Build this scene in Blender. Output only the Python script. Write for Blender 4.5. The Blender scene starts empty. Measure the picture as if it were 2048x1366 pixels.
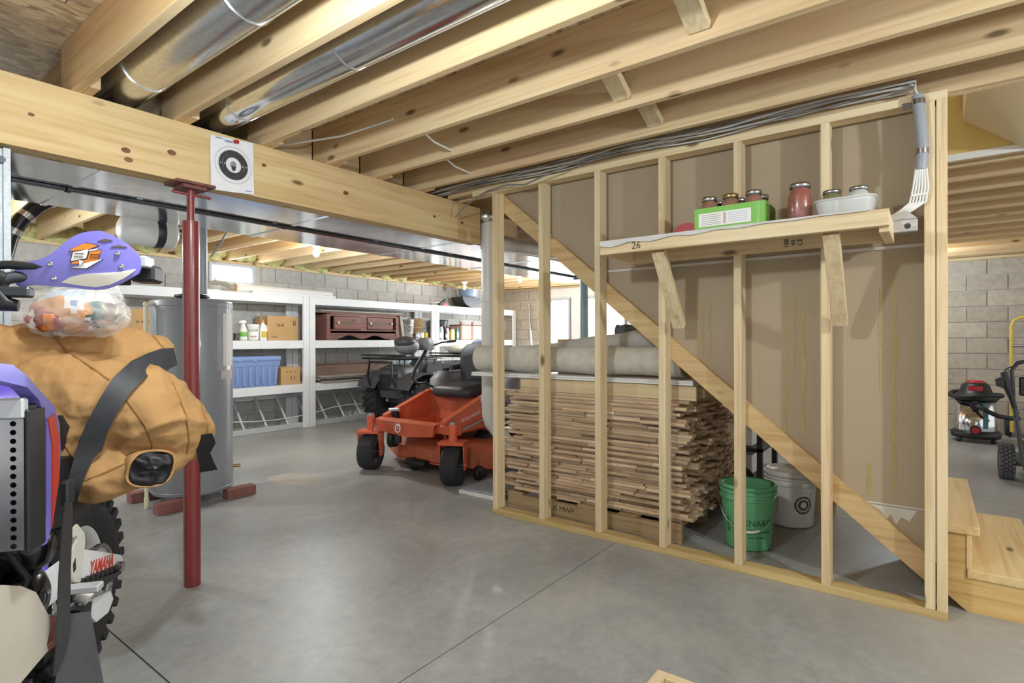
import bpy, bmesh, math, random
from mathutils import Vector, Matrix, Euler
random.seed(7)
SC = bpy.context.scene
COL = SC.collection
PI = math.pi
R_ = math.radians

# ------------------------------------------------------------------ camera
CAM_H = 1.208
cd = bpy.data.cameras.new('camera')
cd.sensor_width = 36.0
cd.lens = 1109.1 / 2048 * 36.0
cd.clip_start = 0.02
cam = bpy.data.objects.new('camera', cd)
COL.objects.link(cam)
_th, _pi, _ro = R_(37.07), R_(-.132), R_(-.1756)
_F = Vector((math.cos(_th), math.sin(_th), 0)); _R = Vector((math.sin(_th), -math.cos(_th), 0)); _U = Vector((0, 0, 1))
_F2 = _F * math.cos(_pi) + _U * math.sin(_pi); _U2 = _U * math.cos(_pi) - _F * math.sin(_pi)
_R3 = _R * math.cos(_ro) + _U2 * math.sin(_ro); _U3 = _U2 * math.cos(_ro) - _R * math.sin(_ro)
cam.matrix_world = Matrix(((_R3.x, _U3.x, -_F2.x, 0), (_R3.y, _U3.y, -_F2.y, 0), (_R3.z, _U3.z, -_F2.z, CAM_H), (0, 0, 0, 1)))
SC.camera = cam

# ------------------------------------------------------------------ world and view
w = bpy.data.worlds.new('world'); SC.world = w; w.use_nodes = True
bg = w.node_tree.nodes['Background']
bg.inputs[0].default_value = (.93, .97, 1.0, 1); bg.inputs[1].default_value = 1.05
vs = SC.view_settings
vs.view_transform = 'Standard'; vs.look = 'None'; vs.gamma = 1; vs.use_curve_mapping = False
vs.exposure = 0.12

def lamp_light(loc, power, r=.05, col=(.84, .94, 1.0)):
    l = bpy.data.lights.new('bulb_light', 'POINT'); l.energy = power; l.shadow_soft_size = r; l.color = col
    o = bpy.data.objects.new('bulb_light', l); o.location = loc; COL.objects.link(o); return o

def area_light(loc, rot, sx, sy, power, col=(1, 1, 1)):
    l = bpy.data.lights.new('window_daylight', 'AREA'); l.shape = 'RECTANGLE'; l.size = sx; l.size_y = sy; l.energy = power; l.color = col
    o = bpy.data.objects.new('window_daylight', l); o.location = loc; o.rotation_euler = rot; COL.objects.link(o); return o
# daylight at the patio door and window of the far side wall (shines towards -X) and the high window of the back wall (towards -Y)
area_light((9.28, 5.6, 1.35), (0, R_(90), 0), 1.5, 1.9, 110, (.93, .97, 1))
area_light((3.63, 7.36, 2.09), (R_(-90), 0, 0), .5, .25, 4, (.93, .97, 1))

# ------------------------------------------------------------------ materials
def nn(t, kind, **kw):
    n = t.nodes.new(kind)
    for k, v in kw.items():
        if k in n.inputs: n.inputs[k].default_value = v
        else: setattr(n, k, v)
    return n

def base_mat(name):
    m = bpy.data.materials.new(name); m.use_nodes = True
    t = m.node_tree; b = t.nodes['Principled BSDF']
    return m, t, b, t.links.new

def coords(t, L, scale, rnd=True):
    tc = t.nodes.new('ShaderNodeTexCoord'); mp = t.nodes.new('ShaderNodeMapping')
    mp.inputs['Scale'].default_value = scale
    L(tc.outputs['Object'], mp.inputs['Vector'])
    if rnd:
        oi = t.nodes.new('ShaderNodeObjectInfo'); mu = nn(t, 'ShaderNodeMath', operation='MULTIPLY'); mu.inputs[1].default_value = 37.0
        L(oi.outputs['Random'], mu.inputs[0]); L(mu.outputs[0], mp.inputs['Location'])
    return mp

def ramp(t, stops):
    r = t.nodes.new('ShaderNodeValToRGB')
    e = r.color_ramp.elements
    e[0].position, e[0].color = stops[0][0], (*stops[0][1], 1)
    e[1].position, e[1].color = stops[-1][0], (*stops[-1][1], 1)
    for p, c in stops[1:-1]:
        x = e.new(p); x.color = (*c, 1)
    return r

def srgb(h):
    h = h.lstrip('#'); c = [int(h[i:i + 2], 16) / 255 for i in (0, 2, 4)]
    return tuple(x / 12.92 if x <= .04045 else ((x + .055) / 1.055) ** 2.4 for x in c)

def sc(c, k): return tuple(min(1, x * k) for x in c)

def pm(name, col, rough=.6, metal=0., var=.12, scale=6., bump=0., bscale=None, objvar=0., spec=None, coat=0., alpha=1., trans=0., ior=1.45, stretch=(1, 1, 1), col2=None):
    """plain procedural material: noise-varied colour"""
    if isinstance(col, str): col = srgb(col)
    if isinstance(col2, str): col2 = srgb(col2)
    m, t, b, L = base_mat(name)
    mp = coords(t, L, tuple(scale * s for s in stretch))
    nz = nn(t, 'ShaderNodeTexNoise', Scale=1.0, Detail=5.0, Roughness=.6); L(mp.outputs[0], nz.inputs['Vector'])
    r = ramp(t, [(.3, sc(col, 1 - var)), (.7, col2 or sc(col, 1 + var))]); L(nz.outputs['Fac'], r.inputs['Fac'])
    out = r.outputs['Color']
    if objvar:
        oi = t.nodes.new('ShaderNodeObjectInfo'); hs = t.nodes.new('ShaderNodeHueSaturation')
        mr = nn(t, 'ShaderNodeMapRange'); mr.inputs['To Min'].default_value = 1 - objvar; mr.inputs['To Max'].default_value = 1 + objvar
        L(oi.outputs['Random'], mr.inputs['Value']); L(mr.outputs[0], hs.inputs['Value']); L(out, hs.inputs['Color']); out = hs.outputs['Color']
    L(out, b.inputs['Base Color'])
    b.inputs['Roughness'].default_value = rough; b.inputs['Metallic'].default_value = metal
    if spec is not None: b.inputs['Specular IOR Level'].default_value = spec
    if coat: b.inputs['Coat Weight'].default_value = coat; b.inputs['Coat Roughness'].default_value = .1
    if trans: b.inputs['Transmission Weight'].default_value = trans; b.inputs['IOR'].default_value = ior
    if alpha < 1: b.inputs['Alpha'].default_value = alpha
    if bump:
        n2 = nn(t, 'ShaderNodeTexNoise', Scale=(bscale or 4.0), Detail=4.0); L(mp.outputs[0], n2.inputs['Vector'])
        bp = nn(t, 'ShaderNodeBump', Strength=bump, Distance=.01); L(n2.outputs['Fac'], bp.inputs['Height']); L(bp.outputs[0], b.inputs['Normal'])
    return m

def wood(name, axis, light, dark, knots=True, rough=.62, objvar=.10, grain=1.0):
    """lumber with grain along one object axis, growth lines, knots"""
    light = srgb(light) if isinstance(light, str) else light; dark = srgb(dark) if isinstance(dark, str) else dark
    m, t, b, L = base_mat(name)
    s = [34 * grain] * 3; s[axis] = 1.1
    mp = coords(t, L, tuple(s))
    n1 = nn(t, 'ShaderNodeTexNoise', Scale=1.0, Detail=6.0, Roughness=.65, Distortion=.6); L(mp.outputs[0], n1.inputs['Vector'])
    r = ramp(t, [(.28, dark), (.5, tuple((a * .35 + c * .65) for a, c in zip(dark, light))), (.75, light)]); L(n1.outputs['Fac'], r.inputs['Fac'])
    s2 = [4.] * 3; s2[axis] = .8
    mp2 = coords(t, L, tuple(s2))
    n2 = nn(t, 'ShaderNodeTexNoise', Scale=1.0, Detail=3.0); L(mp2.outputs[0], n2.inputs['Vector'])
    mx = nn(t, 'ShaderNodeMix', data_type='RGBA', blend_type='OVERLAY'); mx.inputs[0].default_value = .32
    L(r.outputs['Color'], mx.inputs[6]); L(n2.outputs['Fac'], mx.inputs[7])
    out = mx.outputs[2]
    if knots:
        s3 = [7.] * 3; s3[axis] = 2.6
        mp3 = coords(t, L, tuple(s3))
        vo = nn(t, 'ShaderNodeTexVoronoi', Scale=1.0); L(mp3.outputs[0], vo.inputs['Vector'])
        kr = ramp(t, [(.06, (1, 1, 1)), (.13, (0, 0, 0))]); L(vo.outputs['Distance'], kr.inputs['Fac'])
        m2 = nn(t, 'ShaderNodeMix', data_type='RGBA'); L(kr.outputs['Color'], m2.inputs[0]); L(out, m2.inputs[6]); m2.inputs[7].default_value = (*sc(dark, .35), 1)
        out = m2.outputs[2]
    oi = t.nodes.new('ShaderNodeObjectInfo'); hs = t.nodes.new('ShaderNodeHueSaturation')
    mr = nn(t, 'ShaderNodeMapRange'); mr.inputs['To Min'].default_value = 1 - objvar; mr.inputs['To Max'].default_value = 1 + objvar
    L(oi.outputs['Random'], mr.inputs['Value']); L(mr.outputs[0], hs.inputs['Value']); L(out, hs.inputs['Color'])
    L(hs.outputs['Color'], b.inputs['Base Color'])
    b.inputs['Roughness'].default_value = rough; b.inputs['Specular IOR Level'].default_value = .3
    bp = nn(t, 'ShaderNodeBump', Strength=.15, Distance=.003); L(n1.outputs['Fac'], bp.inputs['Height']); L(bp.outputs[0], b.inputs['Normal'])
    return m

def galv(name, col, rough=.3, sp=30., var=.16):
    m, t, b, L = base_mat(name)
    mp = coords(t, L, (sp,) * 3)
    vo = nn(t, 'ShaderNodeTexVoronoi', Scale=1.0); L(mp.outputs[0], vo.inputs['Vector'])
    bw = nn(t, 'ShaderNodeRGBToBW'); L(vo.outputs['Color'], bw.inputs[0])
    r = ramp(t, [(.2, sc(col, 1 - var)), (.8, sc(col, 1 + var))]); L(bw.outputs[0], r.inputs['Fac'])
    L(r.outputs['Color'], b.inputs['Base Color']); b.inputs['Metallic'].default_value = 1.0
    mp2 = coords(t, L, (3.,) * 3)
    nz = nn(t, 'ShaderNodeTexNoise', Scale=1.0, Detail=3.0); L(mp2.outputs[0], nz.inputs['Vector'])
    mr = nn(t, 'ShaderNodeMapRange'); mr.inputs['To Min'].default_value = rough * .7; mr.inputs['To Max'].default_value = rough * 1.4
    L(nz.outputs['Fac'], mr.inputs['Value']); L(mr.outputs[0], b.inputs['Roughness'])
    bp = nn(t, 'ShaderNodeBump', Strength=.06, Distance=.02); L(nz.outputs['Fac'], bp.inputs['Height']); L(bp.outputs[0], b.inputs['Normal'])
    return m

def osb_mat():
    m, t, b, L = base_mat('osb')
    mp = coords(t, L, (16, 38, 30), rnd=False)
    nz = nn(t, 'ShaderNodeTexNoise', Scale=.35, Detail=2.0); L(mp.outputs[0], nz.inputs['Vector'])
    ad = nn(t, 'ShaderNodeMix', data_type='RGBA', blend_type='LINEAR_LIGHT'); ad.inputs[0].default_value = .9
    L(mp.outputs[0], ad.inputs[6]); L(nz.outputs['Color'], ad.inputs[7])
    vo = nn(t, 'ShaderNodeTexVoronoi', Scale=1.0); L(ad.outputs[2], vo.inputs['Vector'])
    bw = nn(t, 'ShaderNodeRGBToBW'); L(vo.outputs['Color'], bw.inputs[0])
    r = ramp(t, [(.1, srgb('a08562')), (.45, srgb('c4a97f')), (.9, srgb('e2cea6'))]); L(bw.outputs[0], r.inputs['Fac'])
    n2 = nn(t, 'ShaderNodeTexNoise', Scale=3.0, Detail=6.0); L(mp.outputs[0], n2.inputs['Vector'])
    mx = nn(t, 'ShaderNodeMix', data_type='RGBA', blend_type='OVERLAY'); mx.inputs[0].default_value = .4
    L(r.outputs['Color'], mx.inputs[6]); L(n2.outputs['Fac'], mx.inputs[7]); L(mx.outputs[2], b.inputs['Base Color'])
    b.inputs['Roughness'].default_value = .7
    bp = nn(t, 'ShaderNodeBump', Strength=.3, Distance=.004); L(bw.outputs[0], bp.inputs['Height']); L(bp.outputs[0], b.inputs['Normal'])
    return m

def concrete_mat():
    m, t, b, L = base_mat('concrete_floor')
    mp = coords(t, L, (1, 1, 1), rnd=False)
    n1 = nn(t, 'ShaderNodeTexNoise', Scale=1.1, Detail=8.0, Roughness=.62, Distortion=.5); L(mp.outputs[0], n1.inputs['Vector'])
    r = ramp(t, [(.25, srgb('828280')), (.5, srgb('9b9b99')), (.75, srgb('b0afad'))]); L(n1.outputs['Fac'], r.inputs['Fac'])
    n2 = nn(t, 'ShaderNodeTexNoise', Scale=16., Detail=8.0, Roughness=.7); L(mp.outputs[0], n2.inputs['Vector'])
    mx = nn(t, 'ShaderNodeMix', data_type='RGBA', blend_type='OVERLAY'); mx.inputs[0].default_value = .35
    L(r.outputs['Color'], mx.inputs[6]); L(n2.outputs['Fac'], mx.inputs[7])
    # trowel stains: warm blotches
    n3 = nn(t, 'ShaderNodeTexNoise', Scale=.55, Detail=4.0, Distortion=1.2); L(mp.outputs[0], n3.inputs['Vector'])
    r3 = ramp(t, [(.5, (0, 0, 0)), (.72, (.45, .45, .45))]); L(n3.outputs['Fac'], r3.inputs['Fac'])
    m3 = nn(t, 'ShaderNodeMix', data_type='RGBA'); L(r3.outputs['Color'], m3.inputs[0]); L(mx.outputs[2], m3.inputs[6]); m3.inputs[7].default_value = (*srgb('b0aca2'), 1)
    L(m3.outputs[2], b.inputs['Base Color'])
    mr = nn(t, 'ShaderNodeMapRange'); mr.inputs['To Min'].default_value = .26; mr.inputs['To Max'].default_value = .5
    L(n1.outputs['Fac'], mr.inputs['Value']); L(mr.outputs[0], b.inputs['Roughness'])
    bp = nn(t, 'ShaderNodeBump', Strength=.08, Distance=.004); L(n2.outputs['Fac'], bp.inputs['Height']); L(bp.outputs[0], b.inputs['Normal'])
    return m

def emit(name, col, strength):
    m, t, b, L = base_mat(name)
    b.inputs['Base Color'].default_value = (*col, 1); b.inputs['Emission Color'].default_value = (*col, 1); b.inputs['Emission Strength'].default_value = strength
    return m

M = {}
for i, a in enumerate('xyz'):
    M['stud_' + a] = wood('stud_pine_' + a, i, 'e6d3ac', 'c2a478')
    M['joist_' + a] = wood('joist_fir_' + a, i, 'e0c69c', 'c2a276')
    M['oak_' + a] = wood('floorboard_' + a, i, 'e0c9ac', 'a5845f', knots=False, objvar=.25)
M['girder'] = wood('girder_pine', 0, 'e0c594', 'c2a06a', grain=.7, objvar=.02)
M['treated'] = wood('treated_plate', 1, 'd8bf88', 'ab8b52')
M['step'] = wood('stair_pine', 0, 'e8cf9e', 'c9a468')
M['step_y'] = wood('stair_pine_y', 1, 'd9b87c', 'b68c4d')
M['pallet'] = wood('pallet_wood', 1, 'b49b74', '7f6547')
M['osb'] = osb_mat(); M['concrete'] = concrete_mat()
M['pit'] = pm('groove_dirt', '4b4740', .9)
M['block'] = pm('concrete_block', 'b9b6b0', .9, var=.12, scale=14, bump=.5, bscale=5, objvar=.07)
M['block_warm'] = pm('concrete_block_tan', 'b0a697', .9, var=.14, scale=14, bump=.5, bscale=5, objvar=.09)
M['mortar'] = pm('mortar', 'c3beb4', .95, var=.06, scale=20)
M['drywall'] = pm('drywall_paper', 'a8977d', .85, var=.035, scale=2.2)
M['tape'] = pm('drywall_edge', 'cdc6ba', .8)
M['glue'] = pm('glue_drip', 'a9965c', .6, var=.1, scale=9)
M['white'] = pm('white_paint', 'e6e6e6', .5, var=.03)
M['white_pl'] = pm('white_plastic', 'eceae4', .35, var=.02)
M['pvc'] = pm('pvc', 'dcdad3', .35, var=.03)
M['cream'] = pm('cream_pvc', 'e3ddbd', .4, var=.03)
M['galv'] = galv('galvanised', (.66, .67, .68), .24, 90, .07)
M['sheet'] = galv('sheet_metal', (.74, .76, .80), .13, 20, .05)
M['galv_bright'] = galv('galvanised_bright', (.72, .74, .76), .16, 40, .04)
M['plenum'] = pm('plenum_metal', 'a4a8ab', .45, .35, var=.16, scale=60)
M['frame_grey'] = pm('window_frame_paint', 'b4b8bd', .5, var=.03)
M['dark_metal'] = pm('dark_metal', '4a4c50', .45, .7)
M['steel'] = pm('steel', 'b4b4b6', .28, 1., var=.06)
M['chrome'] = pm('chrome', 'd8d8da', .12, 1., var=.02)
M['alu'] = pm('aluminium', 'cfd1d3', .4, .35, var=.05)
M['red_post'] = pm('red_primer', '7c2f2b', .35, var=.1, scale=5, coat=.3)
M['rust'] = pm('rusty_plate', '6f4338', .6, var=.25, scale=20)
M['paper'] = pm('paper', 'e4e2e2', .8, var=.015)
M['ink'] = pm('black_ink', '3a3a3a', .8, var=.05)
M['ink_soft'] = pm('grey_ink', '8b8884', .8)
M['ink_blue'] = pm('blue_ink', '8f9fc4', .8)
M['black'] = pm('black_plastic', '1e1e20', .45, var=.15)
M['black_gloss'] = pm('black_gloss', '151517', .2, var=.15)
M['rubber'] = pm('rubber', '2b2b2d', .75, var=.2, scale=12, bump=.2)
M['rubber_grey'] = pm('dusty_rubber', '5c5d61', .8, var=.12, scale=12)
M['heater'] = pm('heater_grey', '94979c', .35, var=.03, coat=.25)
M['purple'] = pm('purple_plastic', '7a74c8', .32, var=.05, scale=4, coat=.2)
M['purple_d'] = pm('violet_frame', '5b48b8', .3, var=.1, coat=.3)
M['moto_red'] = pm('red_graphic', 'c8402e', .35)
M['orange'] = pm('orange_print', 'e0822c', .5)
M['bone'] = pm('bone_plastic', 'd9d5c8', .5, var=.04)
M['beige'] = pm('beige_plate', 'cfc6b6', .5, var=.08, scale=5)
M['duck'] = pm('duck_canvas', 'b48a57', .85, var=.10, scale=7, bump=.15, bscale=9)
M['seam'] = pm('duck_seam', '96693a', .85)
M['lining'] = pm('black_lining', '141416', .5)
M['strap'] = pm('black_webbing', '3a3b3e', .6, var=.15, scale=30)
M['tan_box'] = pm('cardboard', 'c29b6a', .85, var=.06, scale=4)
M['tote'] = pm('blue_tote', '8299c8', .5, var=.05)
M['mahog'] = wood('mahogany', 0, '8a5d52', '5c3832', rough=.35)
M['brown_board'] = wood('brown_board', 0, '7d6352', '57443a', rough=.6)
M['grey_board'] = wood('weathered_board', 0, 'b8b2a4', '857c6e')
M['jug'] = pm('blue_jug', 'a9c4d2', .15, alpha=.55, var=.03)
M['zinc'] = galv('zinc_pail', (.72, .74, .75), .4, 40, .1)
M['mower'] = pm('mower_orange', 'da6440', .35, var=.08, scale=4, coat=.2)
M['mower_dirty'] = pm('deck_orange', 'bd6342', .55, var=.25, scale=5)
M['seat_black'] = pm('vinyl_black', '38363a', .42, var=.12)
M['grey_pl'] = pm('grey_plastic', '86878a', .45, var=.05)
M['atv'] = pm('atv_plastic', '4a4a4d', .45, var=.1)
M['carpet'] = pm('carpet_back', 'cdc7ba', .95, var=.1, scale=18, bump=.3)
M['carpet2'] = pm('vinyl_roll', 'c4c1bb', .8, var=.06, scale=6)
M['batting'] = pm('grey_liner', 'c6c3bf', .9, var=.05, scale=10)
M['green_box'] = pm('green_carton', '79b84c', .6, var=.03)
M['lettuce'] = pm('printed_food', '8a6a4a', .6, var=.7, scale=14, col2='77a04a')
M['salsa'] = pm('salsa', '8d3b24', .3, var=.3, scale=30, coat=.8)
M['pickle'] = pm('pickled_veg', '6f7040', .3, var=.3, scale=24, coat=.8)
M['preserve'] = pm('brown_preserve', '8a5433', .3, var=.3, scale=24, coat=.8)
M['glass'] = pm('clear_glass', 'eef2f0', .03, alpha=.07, var=.0)
M['frost'] = pm('frosted_tub', 'e0e0de', .3, alpha=.62, var=.02, scale=3)
M['red'] = pm('red_plastic', 'b3202a', .35)
M['cable'] = pm('grey_cable', 'c2bdb4', .55)
M['cable_dk'] = pm('dark_cable', '8a8680', .55)
M['conduit'] = pm('grey_conduit', '9b9ea3', .35, var=.05)
M['bucket_g'] = pm('green_pail', '66ab7c', .4, var=.05)
M['bucket_in'] = pm('green_ink', '1f4a2c', .7)
M['foam'] = pm('foam_board', 'e2e0dc', .9, var=.04)
M['mat_grey'] = pm('speckled_mat', '9a9ea6', .85, var=.3, scale=60)
M['yellow_wall'] = pm('yellow_paint', 'dcc078', .7, var=.02)
M['cream_wall'] = pm('cream_paint', 'eee0bd', .7, var=.02)
M['insul'] = pm('yellow_insulation', 'cfc88a', .95, var=.25, scale=12, bump=.6)
M['green_post'] = pm('blue_green_post', '8fa3a6', .5)
M['yellow'] = pm('yellow_tube', 'd3b54a', .4)
M['label'] = pm('white_label', 'e8e6e0', .7, var=.02)
M['clear_pl'] = pm('clear_film', 'eceae6', .12, alpha=.25, var=.03)
M['bag_orange'] = pm('orange_bag', 'dd9850', .35, var=.08, coat=.4)
M['bag_red'] = pm('red_bag', '8e2f22', .35, coat=.4)
M['teal'] = pm('teal_print', '3d7a70', .5)
M['bag_blue'] = pm('pale_blue_print', 'c9d8ee', .4)
M['sky'] = emit('window_sky', (.95, .98, 1), 1.7)
M['bulb'] = emit('lit_bulb', (1, .97, .9), 22)
M['stain'] = pm('tan_stain', 'aca497', .7, var=.1)

# ------------------------------------------------------------------ mesh builder
class MB:
    def __init__(s): s.v = []; s.f = []; s.sm = []
    def add(s, vs, fs, sm=False, X=None):
        o = len(s.v)
        s.v += [tuple(X @ Vector(p)) for p in vs] if X is not None else [tuple(p) for p in vs]
        s.f += [tuple(i + o for i in f) for f in fs]; s.sm += [sm] * len(fs); return s
    def box(s, lo, hi, X=None):
        x0, y0, z0 = lo; x1, y1, z1 = hi
        if x0 > x1: x0, x1 = x1, x0
        if y0 > y1: y0, y1 = y1, y0
        if z0 > z1: z0, z1 = z1, z0
        return s.add([(x0, y0, z0), (x1, y0, z0), (x1, y1, z0), (x0, y1, z0), (x0, y0, z1), (x1, y0, z1), (x1, y1, z1), (x0, y1, z1)],
                     [(0, 3, 2, 1), (4, 5, 6, 7), (0, 1, 5, 4), (1, 2, 6, 5), (2, 3, 7, 6), (3, 0, 4, 7)], False, X)
    def cyl(s, p0, p1, r0, r1=None, n=16, caps=True, X=None):
        r1 = r0 if r1 is None else r1
        return s.tube([p0, p1], [r0, r1], n, caps, X)
    def tube(s, pts, r, n=8, caps=True, X=None, closed=False):
        P = [Vector(p) for p in pts]; m = len(P)
        rs = r if isinstance(r, (list, tuple)) else [r] * m
        tang = []
        for i in range(m):
            a = P[(i - 1) % m] if (closed or i > 0) else P[i]; b = P[(i + 1) % m] if (closed or i < m - 1) else P[i]
            d = b - a; tang.append(d.normalized() if d.length > 1e-9 else Vector((0, 0, 1)))
        u = tang[0].orthogonal().normalized(); vs = []
        for i in range(m):
            u = (u - tang[i] * u.dot(tang[i]))
            u = u.normalized() if u.length > 1e-6 else tang[i].orthogonal().normalized()
            w_ = tang[i].cross(u)
            for k in range(n):
                a = 2 * PI * k / n; vs.append(P[i] + (u * math.cos(a) + w_ * math.sin(a)) * rs[i])
        fs = []
        for i in range(m if closed else m - 1):
            j = (i + 1) % m
            for k in range(n):
                k2 = (k + 1) % n; fs.append((i * n + k, i * n + k2, j * n + k2, j * n + k))
        s.add(vs, fs, True, X)
        if caps and not closed:
            s.add([vs[k] for k in range(n)], [tuple(range(n - 1, -1, -1))], False, X)
            s.add([vs[(m - 1) * n + k] for k in range(n)], [tuple(range(n))], False, X)
        return s
    def lathe(s, prof, n=24, X=None, sm=True):
        vs = []; m = len(prof)
        for r, z in prof:
            for k in range(n):
                a = 2 * PI * k / n; vs.append((r * math.cos(a), r * math.sin(a), z))
        fs = []
        for i in range(m - 1):
            for k in range(n):
                k2 = (k + 1) % n; fs.append((i * n + k, i * n + k2, (i + 1) * n + k2, (i + 1) * n + k))
        return s.add(vs, fs, sm, X)
    def prism(s, poly, z0, z1, X=None, sm=False):
        n = len(poly)
        vs = [(x, y, z0) for x, y in poly] + [(x, y, z1) for x, y in poly]
        s.add(vs, [tuple(range(n - 1, -1, -1)), tuple(range(n, 2 * n))], False, X)
        return s.add(vs, [(i, (i + 1) % n, n + (i + 1) % n, n + i) for i in range(n)], sm, X)
    def ell(s, c, r, n=16, m=10, X=None):
        vs = []; cx, cy, cz = c
        r = (r, r, r) if not isinstance(r, (list, tuple)) else r
        for i in range(m + 1):
            a = PI * i / m
            for k in range(n):
                b = 2 * PI * k / n; vs.append((cx + r[0] * math.sin(a) * math.cos(b), cy + r[1] * math.sin(a) * math.sin(b), cz + r[2] * math.cos(a)))
        fs = [(i * n + k, (i + 1) * n + k, (i + 1) * n + (k + 1) % n, i * n + (k + 1) % n) for i in range(m) for k in range(n)]
        return s.add(vs, fs, True, X)
    def torus(s, R, r, n=32, m=10, X=None, rz=None):
        rz = rz or r; vs = []
        for i in range(n):
            a = 2 * PI * i / n
            for k in range(m):
                b = 2 * PI * k / m; q = R + r * math.cos(b); vs.append((q * math.cos(a), q * math.sin(a), rz * math.sin(b)))
        return s.add(vs, [(i * m + k, ((i + 1) % n) * m + k, ((i + 1) % n) * m + (k + 1) % m, i * m + (k + 1) % m) for i in range(n) for k in range(m)], True, X)
    def strip(s, A, B, thick=None):
        """ribbon between two polylines (optionally solid)"""
        n = len(A); s.add(list(A) + list(B), [(i, i + 1, n + i + 1, n + i) for i in range(n - 1)], True); return s
    def mesh(s, name, bev=0., weld=False):
        me = bpy.data.meshes.new(name); me.from_pydata(s.v, [], s.f)
        me.polygons.foreach_set('use_smooth', s.sm)
        if bev or weld:
            bm = bmesh.new(); bm.from_mesh(me)
            if weld: bmesh.ops.remove_doubles(bm, verts=bm.verts, dist=1e-5)
            if bev: bmesh.ops.bevel(bm, geom=list(bm.edges), offset=bev, segments=1, affect='EDGES', clamp_overlap=True)
            bm.to_mesh(me); bm.free()
        me.update(); return me

def ob(name, mb, mat, parent=None, bev=0., weld=False, loc=None, rot=None):
    me = mb.mesh(name, bev, weld) if isinstance(mb, MB) else mb
    if mat is not None:
        me.materials.clear(); me.materials.append(M[mat] if isinstance(mat, str) else mat)
    o = bpy.data.objects.new(name, me); COL.objects.link(o)
    if parent is not None: o.parent = parent
    if loc is not None: o.location = loc
    if rot is not None: o.rotation_euler = rot
    return o

def tag(o, label, cat, group=None, kind=None):
    o['label'] = label; o['category'] = cat
    if group: o['group'] = group
    if kind: o['kind'] = kind
    return o

def thing(name, label, cat, loc=(0, 0, 0), rz=0., group=None):
    o = bpy.data.objects.new(name, None); o.empty_display_size = .1; COL.objects.link(o)
    o.location = loc; o.rotation_euler = (0, 0, rz); return tag(o, label, cat, group)

def struct(o): o['kind'] = 'structure'; return o
def stuff(o): o['kind'] = 'stuff'; return o
def B(lo, hi, X=None): return MB().box(lo, hi, X)
def T(x=0, y=0, z=0, rx=0, ry=0, rz=0, s=1.0):
    return Matrix.Translation((x, y, z)) @ Euler((rx, ry, rz)).to_matrix().to_4x4() @ Matrix.Scale(s, 4)
def frame(o, ex, ey, ez=None):
    """matrix with local x->ex, y->ey, z->ex x ey at origin o"""
    ex = Vector(ex).normalized(); ey = Vector(ey); ey = (ey - ex * ey.dot(ex)).normalized(); ez = ex.cross(ey)
    return Matrix(((ex.x, ey.x, ez.x, o[0]), (ex.y, ey.y, ez.y, o[1]), (ex.z, ey.z, ez.z, o[2]), (0, 0, 0, 1)))

def text_mesh(s, size, X, ext=.0006, align='CENTER', shear=0., bold=0.):
    cu = bpy.data.curves.new('txt', 'FONT'); cu.body = s; cu.size = size; cu.extrude = ext; cu.align_x = align; cu.align_y = 'CENTER'; cu.shear = shear; cu.offset = bold
    cu.resolution_u = 3
    o = bpy.data.objects.new('txt', cu); COL.objects.link(o)
    dg = bpy.context.evaluated_depsgraph_get()
    me = bpy.data.meshes.new_from_object(o.evaluated_get(dg))
    bpy.data.objects.remove(o); bpy.data.curves.remove(cu)
    me.transform(X); return me

def text(name, s, size, X, mat, parent, **kw):
    return ob(name, text_mesh(s, size, X, **kw), mat, parent)

def beam(name, a, b, w_, h, mat, parent, up=(0, 0, 1), bev=.002):
    """rectangular bar from a to b (centre line), w across, h along 'up'"""
    a, b = Vector(a), Vector(b); d = (b - a); L_ = d.length
    X = frame(a, d, Vector(up).cross(d))
    return ob(name, MB().box((0, -w_ / 2, -h / 2), (L_, w_ / 2, h / 2), X), mat, parent, bev)

def sub(o, lo):  # world -> local of an unrotated root
    return tuple(a - b for a, b in zip(o, lo))

def copy_tree(o, parent=None):
    c = o.copy(); COL.objects.link(c); c.parent = parent
    for ch in o.children: copy_tree(ch, c)
    return c
# ================================================================== SETTING
ZJ = 2.272            # underside of the joists
JH = .235             # joist depth
YB = 7.45             # face of the back wall
XR = 9.4              # face of the side wall on the far right
# ---- floor: concrete slab with sawn joints and a framed opening
def floor():
    xs = [-3, .827, .833, 1.20, 1.94, 5.397, 5.403, 9.6]; ys = [-3, .08, .80, 1.497, 1.503, 4.497, 4.503, 7.6]
    m = MB()
    for i in range(len(xs) - 1):
        if (xs[i + 1] - xs[i]) < .01: continue
        for j in range(len(ys) - 1):
            if (ys[j + 1] - ys[j]) < .01: continue
            if i == 3 - 0 and xs[i] == 1.20 and j in (1,): continue
            m.box((xs[i], ys[j], -.03), (xs[i + 1], ys[j + 1], 0))
    f = struct(ob('floor', m, 'concrete'))
    g = MB(); g.box((-3, 1.49, -.04), (9.6, 1.51, -.012)); g.box((-3, 4.49, -.04), (9.6, 4.51, -.012)); g.box((.82, -3, -.04), (.84, 7.6, -.012)); g.box((5.39, -3, -.04), (5.41, 7.6, -.012))
    ob('joint_bed', g, 'pit', f)
    s = MB(); poly = [(2.574, 4.67), (2.55, 4.42), (2.60, 4.20), (2.75, 4.19), (2.88, 4.31), (2.90, 4.52), (2.856, 4.66), (2.70, 4.72)]
    s.prism(poly, 0, .0008); ob('floor_stain', s, 'stain', f)
    return f
FLOOR = floor()
p = thing('floor_opening_frame', 'pine framed square opening in the concrete floor', 'floor opening', (1.94, .80, 0))
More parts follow.
